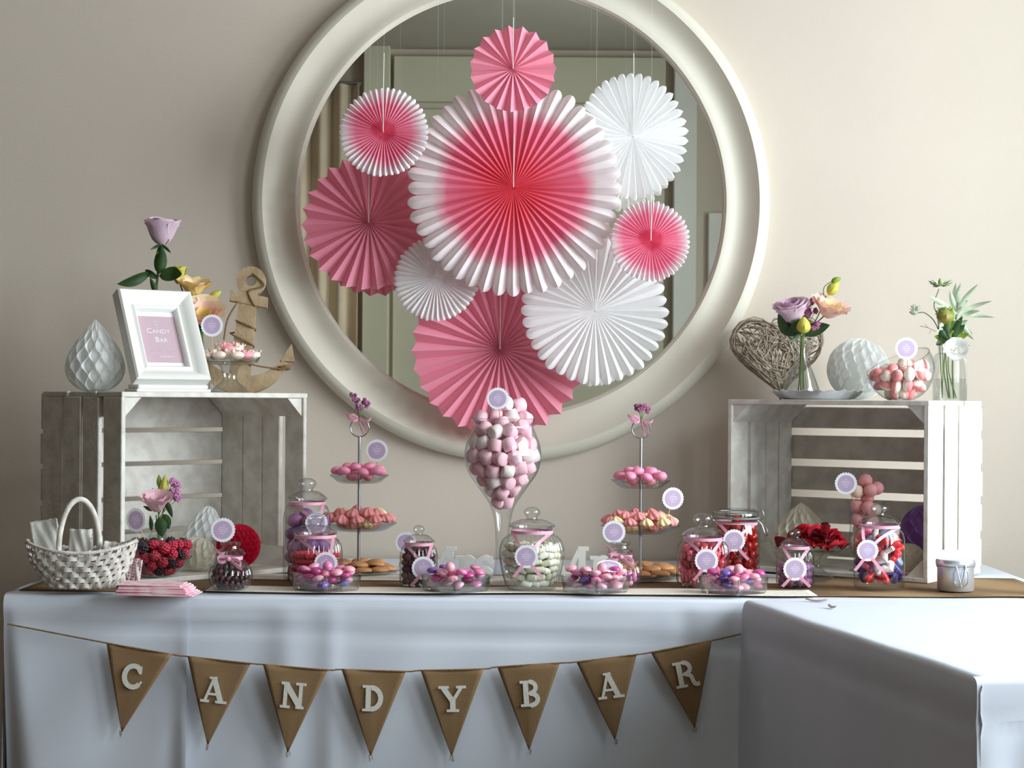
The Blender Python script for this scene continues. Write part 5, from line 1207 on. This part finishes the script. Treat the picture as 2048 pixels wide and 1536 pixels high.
# silver tray
p = RC(.305, .085, RC_H); d = p.y - CY; s = d / F; p.x = W(1634, 800, d).x; TRAY = p
ty = thing('silver_tray', 'round silver tray with a crimped rim', 'tray', p)
Rt = 93 * s; v, f = [], []; seg = 96
for i, (r, z) in enumerate([(0.001, .001), (.70, .001), (.80, .004), (.93, .016), (1.0, .021), (.985, .022), (.92, .018), (.79, .006), (.69, .003), (.001, .003)]):
    for k in range(seg): a = 2 * pi * k / seg; cr_ = .0022 * cos(22 * a) if i in (3, 4, 5, 6) else 0; v.append(((Rt * r + cr_) * cos(a), (Rt * r + cr_) * sin(a), z + (cr_ * .9 if i in (4, 5) else 0)))
for i in range(9): f += [(i * seg + k, i * seg + (k + 1) % seg, (i + 1) * seg + (k + 1) % seg, (i + 1) * seg + k) for k in range(seg)]
obj('tray_dish', (v, f), SILVER, ty)
# vase of rose and lisianthus on the tray
p = TRAY + Vector((0, .02, .0034)); d = p.y - CY; s = d / F; p.x = W(1603, 790, d).x
vase('bottle_vase', 'flared clear glass vase standing on the silver tray', p, sm([(0, .5), (36, .5), (38, 4), (34, 22), (22, 55), (12, 80), (10, 95), (12, 112), (16, 118)], 4), s, 64)
B = p + Vector((0, 0, .006))
f_ = flower('rose', 'full mauve rose in the vase on the silver tray', B, [W(1600, 740, d), W(1602, 695, d), W(1601, 668, d), W(1590, 640, d - .01)], STEM, .002)
bloom(f_, W(1588, 645, d - .015), (-.22, -.35, 1), 25 * s, 46 * s, ROSE_L(MAUVE, MAUVD))
leaf(f_, W(1601, 668, d - .004), W(1556, 628, d - .03), 46 * s, LEAF, .010); leaf(f_, W(1606, 668, d), W(1660, 650, d - .02), 28 * s, LEAF, .008); leaf(f_, W(1603, 668, d - .008), W(1590, 640, d - .05), 40 * s, LEAF, .006); leaf(f_, W(1601, 667, d - .01), W(1576, 684, d - .03), 12 * s, LEAF, .004, side=(0, -.2, 1))
f_ = flower('lisianthus', 'cream lisianthus with blush rim in the vase on the tray', B + Vector((.008, .006, 0)), [W(1606, 740, d + .002), W(1606, 690, d + .003), W(1611, 668, d + .003), W(1648, 632, d)], DKSTEM)
bloom(f_, W(1652, 634, d - .012), (.35, -.45, 1), 22 * s, 36 * s, LIS_L(PEACHY, PEACH, ROSEP), .12)
f_ = flower('lisianthus_bud', 'two yellow-green buds on tall thin stalks above the cream lisianthus', B + Vector((-.008, .008, 0)), [W(1602, 730, d + .004), W(1604, 690, d + .006), W(1608, 668, d + .008), W(1632, 640, d + .016), W(1652, 592, d + .01)], STEM)
bud(f_, W(1656, 590, d), (.75, 0, 1), 11 * s, 34 * s, YGRN); stem(f_, [W(1648, 600, d), W(1648, 575, d), W(1664, 563, d)], .0011); bud(f_, W(1662, 564, d), (1, 0, .4), 6 * s, 22 * s, LEAFL)
f_ = flower('lisianthus_bud', 'round closed green bud below the full mauve rose', B + Vector((.002, -.010, 0)), [W(1603, 720, d - .004), W(1604, 690, d - .006), W(1606, 668, d - .014), W(1608, 662, d - .036)], STEM)
bud(f_, W(1607, 668, d - .046), (0, -.1, 1), 14 * s, 34 * s, YGRN)
sprig('pink statice sprig between rose and lisianthus on the tray', B + Vector((.012, -.004, 0)), [W(1613, 610, d), W(1626, 604, d), W(1616, 624, d - .01), W(1630, 622, d), W(1628, 655, d - .02), W(1634, 650, d - .02), W(1612, 632, d)], .008, 6, .0052, via=[W(1605, 695, d - .002), W(1609, 668, d - .003)])
# honeycomb ball
p = RC(.262, .268, RC_H); d = p.y - CY; p.x = W(1716, 740, d).x
hball('honeycomb_ball', 'large white honeycomb paper ball behind the gummy bowl', p, 62 * d / F, 30, 7, HWHITE, 1.0, (0, rad(14), 0))
# slanted bowl of two-tone gummies
p = RC(.150, .096, RC_H); d = p.y - CY; s = d / F; p.x = W(1801, 800, d).x; Rb = 67 * s
root, z0 = slant_bowl('slanted_bowl', 'slant-rimmed glass bowl of coral and white gummies', p, Rb, rad(78), rad(130), rad(200))
g1 = cm('two_tone_gummy', ball(.0125, .0095, .0085, 12, 8), GUMP); me = []
for a_, b_ in ((GUMW, GUMP), (GUMP, GUMW)):
    m = mesh('two_tone_gummy', ball(.0170, .0130, .0115, 14, 8), a_, 'all'); m.materials.append(b_)
    for poly in m.polygons: poly.material_index = 1 if poly.center.z > -.0008 else 0
    me.append(m)
rfz = lambda z: math.sqrt(max(0, Rb * Rb - (z - z0) ** 2))
for q in shell(p, rfz, .003, Rb * .92, .0270, .0195, jit=.2, br=.0145, D=.0268, open_=True, extra=[p + Vector((x * s, y, z * s)) for x, y, z in ((10, .0, 62), (24, .005, 60), (-6, .005, 58), (36, .0, 58), (16, .018, 64))]): candy('two_tone_gummy', random.choice(me), q, '{c} two-tone gummy in the slant-rimmed bowl on the crate', 'candy', 'coral and white gummies')
pick_tag('scalloped plum tag on a pick in the gummy bowl', 1813, 697, d - .036, 22, p + Vector((8 * s, -.034, 58 * s)))
# square bottle of greenery
p = RC(.035, .185, RC_H); d = p.y - CY; s = d / F; p.x = W(1899, 800, d).x
sq = lambda a, i: 1 / max(abs(cos(a)), abs(sin(a))) ** (.75 if i < 5 else .0)
vase('bottle_vase', 'square clear bottle of silvery greenery at the crate corner', p, None, s, None, g=lathe([(r * s, z * s) for r, z in [(0, .5), (29, .5), (30, 4), (30, 80), (27, 92), (23, 96), (23, 112), (26, 116)]], 64, sq))
vz = [o for o in bpy.data.objects if o.name.startswith('bottle_vase')][-1]
obj('water', lathe([(0, .002), (28.5 * s, .002), (28.5 * s, 44 * s), (0, 44 * s)], 64, lambda a, i: 1 / max(abs(cos(a)), abs(sin(a))) ** .75), WATER, sorted([o for o in bpy.data.objects if o.get('label', '').startswith('square clear bottle')], key=lambda o: o.name)[0])
B = p + Vector((0, 0, .006))
f_ = flower('foliage_spray', 'spray of long silvery leaves rising from the square bottle', B + Vector((.01, 0, 0)), [W(1905, 740, d), W(1908, 680, d), W(1914, 620, d)], STEM, .0018)
for (a_, b_, w) in (((1914, 622), (1912, 565), 12), ((1914, 622), (1922, 566), 10), ((1914, 622), (1956, 568), 11), ((1914, 626), (1858, 592), 10), ((1916, 628), (1984, 602), 9), ((1918, 632), (1990, 635), 8), ((1914, 628), (1872, 612), 12), ((1912, 640), (1945, 668), 11), ((1910, 655), (1878, 690), 10), ((1910, 650), (1872, 665), 9), ((1915, 625), (1900, 580), 10), ((1912, 640), (1880, 652), 13), ((1916, 640), (1948, 680), 10), ((1912, 628), (1936, 600), 11), ((1910, 660), (1935, 640), 12), ((1900, 650), (1925, 612), 12), ((1906, 668), (1880, 640), 12), ((1916, 640), (1960, 622), 9), ((1905, 670), (1920, 640), 13)):
    leaf(f_, W(*a_, d - .004), W(*b_, d - rnd(.0, .04)), w * 1.1 * s, SAGE, .014 * rnd(.5, 1.3))
f_ = flower('foliage_spray', 'spray of fresh yellow-green leaves at the mouth of the square bottle', B + Vector((-.004, -.010, 0)), [W(1888, 740, d), W(1893, 690, d)], STEM, .0018)
for (a_, b_, w) in (((1896, 681), (1868, 672), 14), ((1898, 681), (1880, 660), 16), ((1905, 681), (1920, 660), 15), ((1906, 681), (1938, 668), 15), ((1906, 681), (1940, 692), 13), ((1908, 681), (1930, 648), 16), ((1900, 680), (1890, 640), 15), ((1905, 680), (1925, 632), 16), ((1898, 660), (1905, 615), 17), ((1902, 681), (1906, 660), 16), ((1893, 681), (1872, 690), 12)):
    leaf(f_, W(*a_, d - .008), W(*b_, d - rnd(.0, .035)), w * s, random.choice((LEAFL, LEAFL, LEAF)), .008)
def thready(c, n, r0, r1, sd, flat=.35):
    rg = random.Random(sd); out = []
    for k in range(n):
        a = rg.uniform(0, 6.3); e_ = rg.uniform(-.2, flat); v_ = Vector((cos(a), sin(a) * .7, e_)).normalized(); q = Vector(c) + v_ * rg.uniform(r0, r1); out.append(tube([tuple(c), tuple(Vector(c) + v_ * r0 * .6 + Vector((0, 0, -.002))), tuple(q + Vector((0, 0, .004)))], .0007, 4))
    return join(*out)
f_ = flower('nigella', 'white feathery nigella on the tallest thin stalk of the square bottle', B + Vector((-.014, .008, 0)), [W(1882, 740, d), W(1876, 640, d), W(1868, 610, d), W(1878, 578, d)], STEM, .0012)
c_ = W(1880, 570, d) - Vector(f_.location); obj('thread_leaves', thready(c_, 46, .014, .028, 3), STEM, f_, smooth='all')
for k in range(6): a = 2 * pi * k / 6; g = mv(petal(.012, .006, .5, .5, .2), rot=(0, 0, a)); obj('petal', xf(g, axis_m(c_, (0, -.25, 1))), WHP, f_, smooth='all')
bud(f_, W(1880, 572, d), (0, 0, 1), 4 * s, 16 * s, LEAFL, 'seed_pod')
f_ = flower('nigella', 'closed green nigella bending out over the gummy bowl', B + Vector((-.018, -.006, 0)), [W(1886, 730, d - .006), W(1883, 682, d - .004), W(1870, 645, d), W(1850, 626, d), W(1834, 626, d)], STEM, .0012)
c_ = W(1830, 622, d) - Vector(f_.location); obj('thread_leaves', thready(c_, 26, .008, .016, 5, 1.4), SAGE, f_, smooth='all'); bud(f_, W(1836, 626, d), (-1, 0, .1), 5 * s, 18 * s, SAGE)
f_ = flower('nigella', 'brown-green feathery seed head amid the silvery leaves', B + Vector((.004, .012, 0)), [W(1892, 720, d), W(1894, 640, d)], STEM, .0014)
c_ = W(1890, 630, d - .02) - Vector(f_.location); obj('thread_leaves', thready(c_, 70, .012, .024, 8, 1.2), LEAFL, f_, smooth='all'); bud(f_, W(1889, 648, d - .02), (0, 0, 1), 16 * s, 34 * s, M('bronze_pod', (150, 128, 62), .6, var=((112, 132, 60), 90, .8)), 'seed_pod')
obj('twiglet', join(tube([tuple(W(1874, 664, d) - Vector(f_.location)), tuple(W(1855, 655, d) - Vector(f_.location)), tuple(W(1840, 652, d) - Vector(f_.location))], .0006, 4), tube([tuple(W(1862, 660, d) - Vector(f_.location)), tuple(W(1858, 668, d) - Vector(f_.location))], .0005, 4), tube([tuple(W(1855, 655, d) - Vector(f_.location)), tuple(W(1850, 648, d) - Vector(f_.location))], .0005, 4)), DKSTEM, f_)
f_ = flower('lisianthus', 'white open blossom drooping over the mouth of the square bottle', B + Vector((.014, -.008, 0)), [W(1897, 740, d), W(1900, 684, d - .004), W(1905, 680, d - .026), W(1909, 692, d - .036)], STEM)
bloom(f_, W(1912, 702, d - .038), (-.15, -1, .25), 13 * s, 20 * s, [(3, .5, .6, 1.1, .1, .2, WHP), (5, .95, .8, 1.0, .35, .6, WHP)], .1)

# ================================================================== wooden letters
def arcp(cx, cz, rx, rz, a0, a1, n=14): return [(cx + rx * cos(rad(a0 + (a1 - a0) * i / n)), cz + rz * sin(rad(a0 + (a1 - a0) * i / n))) for i in range(n + 1)]
GL = {
 'C': [(arcp(.44, .5, .34, .41, 52, 318), .19), ([(.70, .92), (.70, .62)], .10), ([(.60, .70), (.72, .78)], .13), ([(.66, .16), (.78, .34)], .08)],
 'A': [([(.12, .02), (.42, .98)], .11), ([(.40, .98), (.76, .02)], .20), ([(.2, .33), (.62, .33)], .09), ([(-.04, .05), (.30, .05)], .10), ([(.54, .05), (.98, .05)], .10), ([(.24, .95), (.54, .95)], .09)],
 'N': [([(.18, .02), (.18, .98)], .15), ([(.76, .02), (.76, .98)], .14), ([(.18, .92), (.76, .08)], .22), ([(0, .05), (.38, .05)], .10), ([(.0, .95), (.30, .95)], .10), ([(.56, .95), (.96, .95)], .10), ([(.6, .05), (.92, .05)], .10)],
 'D': [([(.22, .02), (.22, .98)], .20), (arcp(.34, .5, .36, .41, -90, 90), .19), ([(0, .95), (.40, .95)], .10), ([(0, .05), (.40, .05)], .10)],
 'Y': [([(.12, .94), (.46, .44)], .20), ([(.82, .94), (.50, .44)], .13), ([(.48, .50), (.48, .02)], .21), ([(-.06, .95), (.34, .95)], .10), ([(.62, .95), (1.0, .95)], .10), ([(.24, .05), (.72, .05)], .10)],
 'B': [([(.22, .02), (.22, .98)], .20), (arcp(.36, .73, .24, .22, -90, 90), .17), (arcp(.36, .27, .30, .23, -90, 90), .18), ([(0, .95), (.42, .95)], .10), ([(0, .05), (.42, .05)], .10), ([(.22, .5), (.40, .5)], .09)],
 'R': [([(.22, .02), (.22, .98)], .20), (arcp(.38, .72, .26, .23, -90, 90), .17), ([(.40, .50), (.62, .40), (.72, .08), (.92, .06)], .16), ([(0, .95), (.42, .95)], .10), ([(0, .05), (.44, .05)], .10), ([(.22, .5), (.42, .5)], .09)],
 'M': [([(.14, .02), (.14, .98)], .13), ([(.10, .96), (.54, .08)], .20), ([(.54, .08), (.94, .96)], .14), ([(1.0, .02), (1.0, .98)], .22), ([(-.04, .05), (.32, .05)], .10), ([(.80, .05), (1.22, .05)], .10), ([(-.02, .95), (.22, .95)], .10), ([(.88, .95), (1.20, .95)], .10)],
 'r': [([(.16, .02), (.16, .72)], .18), (arcp(.36, .46, .18, .22, 165, 40), .14), ([(.44, .62), (.56, .56)], .18), ([(-.02, .05), (.38, .05)], .10), ([(-.02, .68), (.2, .68)], .09)],
 's': [([(.50, .52), (.44, .64), (.28, .68), (.13, .60), (.14, .46), (.30, .36), (.46, .26), (.48, .14), (.34, .04), (.18, .06), (.08, .18)], .15), ([(.52, .72), (.52, .48)], .07), ([(.06, .0), (.06, .24)], .07)]}
def letter(ch, h, th):
    parts = []
    for k, (pts, w) in enumerate(GL[ch]):
        P = [Vector((x * h, 0, z * h)) for x, z in pts]
        if len(P) > 2 and len(P) < 14: P = [Vector(q) for q in sm([tuple(q) for q in P], 4)]
        wv_ = []
        for i in range(len(P)): t_ = (P[min(i + 1, len(P) - 1)] - P[max(i - 1, 0)]).normalized(); wv_.append((t_.z, 0, -t_.x))
        parts.append(mv(band(P, wv_, w * h, th), loc=(0, -k * .00008, 0)))
    return join(*parts)
def word(label, txt, px0, base, hp, th=.020):
    p = T(px0, base, SURF); d = p.y - CY; h = hp * d / F; x = 0
    root = thing('wooden_word', label, 'letters', p)
    for ch, adv in txt: obj('letter', letter(ch, h, th), WHITE, root, loc=(x + .05 * h, 0, 0), smooth=False); x += adv * h
    return root
word('white standing wooden word Mrs beside the small dark plum jar', [('M', 1.20), ('r', .56), ('s', .6)], 830, 1159, 66)
word('white standing wooden word Mr beside the big mint jar', [('M', 1.26), ('r', .56)], 1092, 1161, 68)

# ================================================================== bunting
FD = 3.468
bt = thing('bunting_garland', 'burlap pennant garland spelling candy bar on the tablecloth', 'garland', W(750, 1330, FD))
L0 = Vector(bt.location)
FL = [('C', (213, 1285), (345, 1308), (243, 1466), (266, 1352)), ('A', (375, 1312), (502, 1326), (415, 1492), (430, 1379)), ('N', (526, 1328), (656, 1339), (575, 1507), (587, 1390)), ('D', (683, 1338), (812, 1342), (741, 1514), (746, 1396)),
      ('Y', (841, 1340), (968, 1337), (903, 1514), (905, 1397)), ('B', (994, 1333), (1120, 1325), (1058, 1502), (1060, 1386)), ('A', (1152, 1323), (1274, 1308), (1230, 1482), (1220, 1370)), ('R', (1301, 1304), (1424, 1280), (1390, 1458), (1372, 1347))]
sp = [(15, 1248)]
for ch, a, b, c, m in FL: sp += [(a[0], a[1] + 1), (b[0], b[1] + 1)]
sp.append((1482, 1268))
obj('string', tube(sm([tuple(W(x, y, FD + (.010 if x in (15, 1482) else 0)) - L0) for x, y in sp], 4), .0016, 7), ROPE, bt)
LWHITE = M('stencilled_white', (222, 222, 214), .85, var=((196, 190, 172), 260, .5))
for ch, a, b, c, m in FL:
    A_, B_, C_ = W(*a, FD), W(*b, FD), W(*c, FD + .004); o0 = (A_ + B_) / 2
    g = grid(12, 14, lambda u, v: ((A_ * (1 - u) + B_ * u) * (1 - v * .985) + C_ * (v * .985)) + Vector((0, -.0035 * sin(pi * v) * (1 - .5 * abs(2 * u - 1)) + .002 * sin(u * 5 + a[0]) * (1 - v), 0)) - o0)
    fl = obj('pennant', solid(g, -.0012), BURLAP, bt, loc=o0 - L0, smooth='all')
    rg = random.Random(a[0]); tip = C_ - o0
    obj('frayed_threads', join(*[tube([tuple(tip + Vector((x, 0, .004))), tuple(tip + Vector((x + rg.uniform(-.002, .002), -.001, -.001))), tuple(tip + Vector((x + rg.uniform(-.004, .004), -.001, -rg.uniform(.004, .010))))], .0004, 4) for x in [rg.uniform(-.004, .004) for _ in range(6)]]), ROPE, fl)
    h = 52 * FD / F; lg = letter(ch, h, .0008); xs = [q[0] for q in lg[0]]; cx = (min(xs) + max(xs)) / 2
    ang = math.atan2(B_.z - A_.z, B_.x - A_.x) * (1.0 if ch != 'C' else .75); cm_ = W(*m, FD) - o0
    lo = obj('letter', mv(([(x - cx, y, z - h / 2) for x, y, z in lg[0]], lg[1]), rot=(0, -ang, 0)), LWHITE, fl, loc=(cm_.x, -.0052, cm_.z), smooth=False)

# two dried bits lying on the side table
for (px, py, l, a) in ((1634, 1203, 'curled dried leaf lying on the side table cloth', .4), (1664, 1216, 'smaller dried petal lying on the side table cloth', -.5)):
    q = T(px, py, TZ + .005); tag(obj('dried_petal', solid(grid(5, 6, lambda u, v: ((u - .5) * .010 * sin(pi * (.1 + .8 * v)), (v - .5) * .045 * (1 if l[0] == 'c' else .6), .003 * (2 * u - 1) ** 2 + .004 * (2 * v - 1) ** 2)), .0005), M('dried_petal', (178, 160, 160), .8), None, q, (0, 0, a + .9), smooth='all'), l, 'petal')
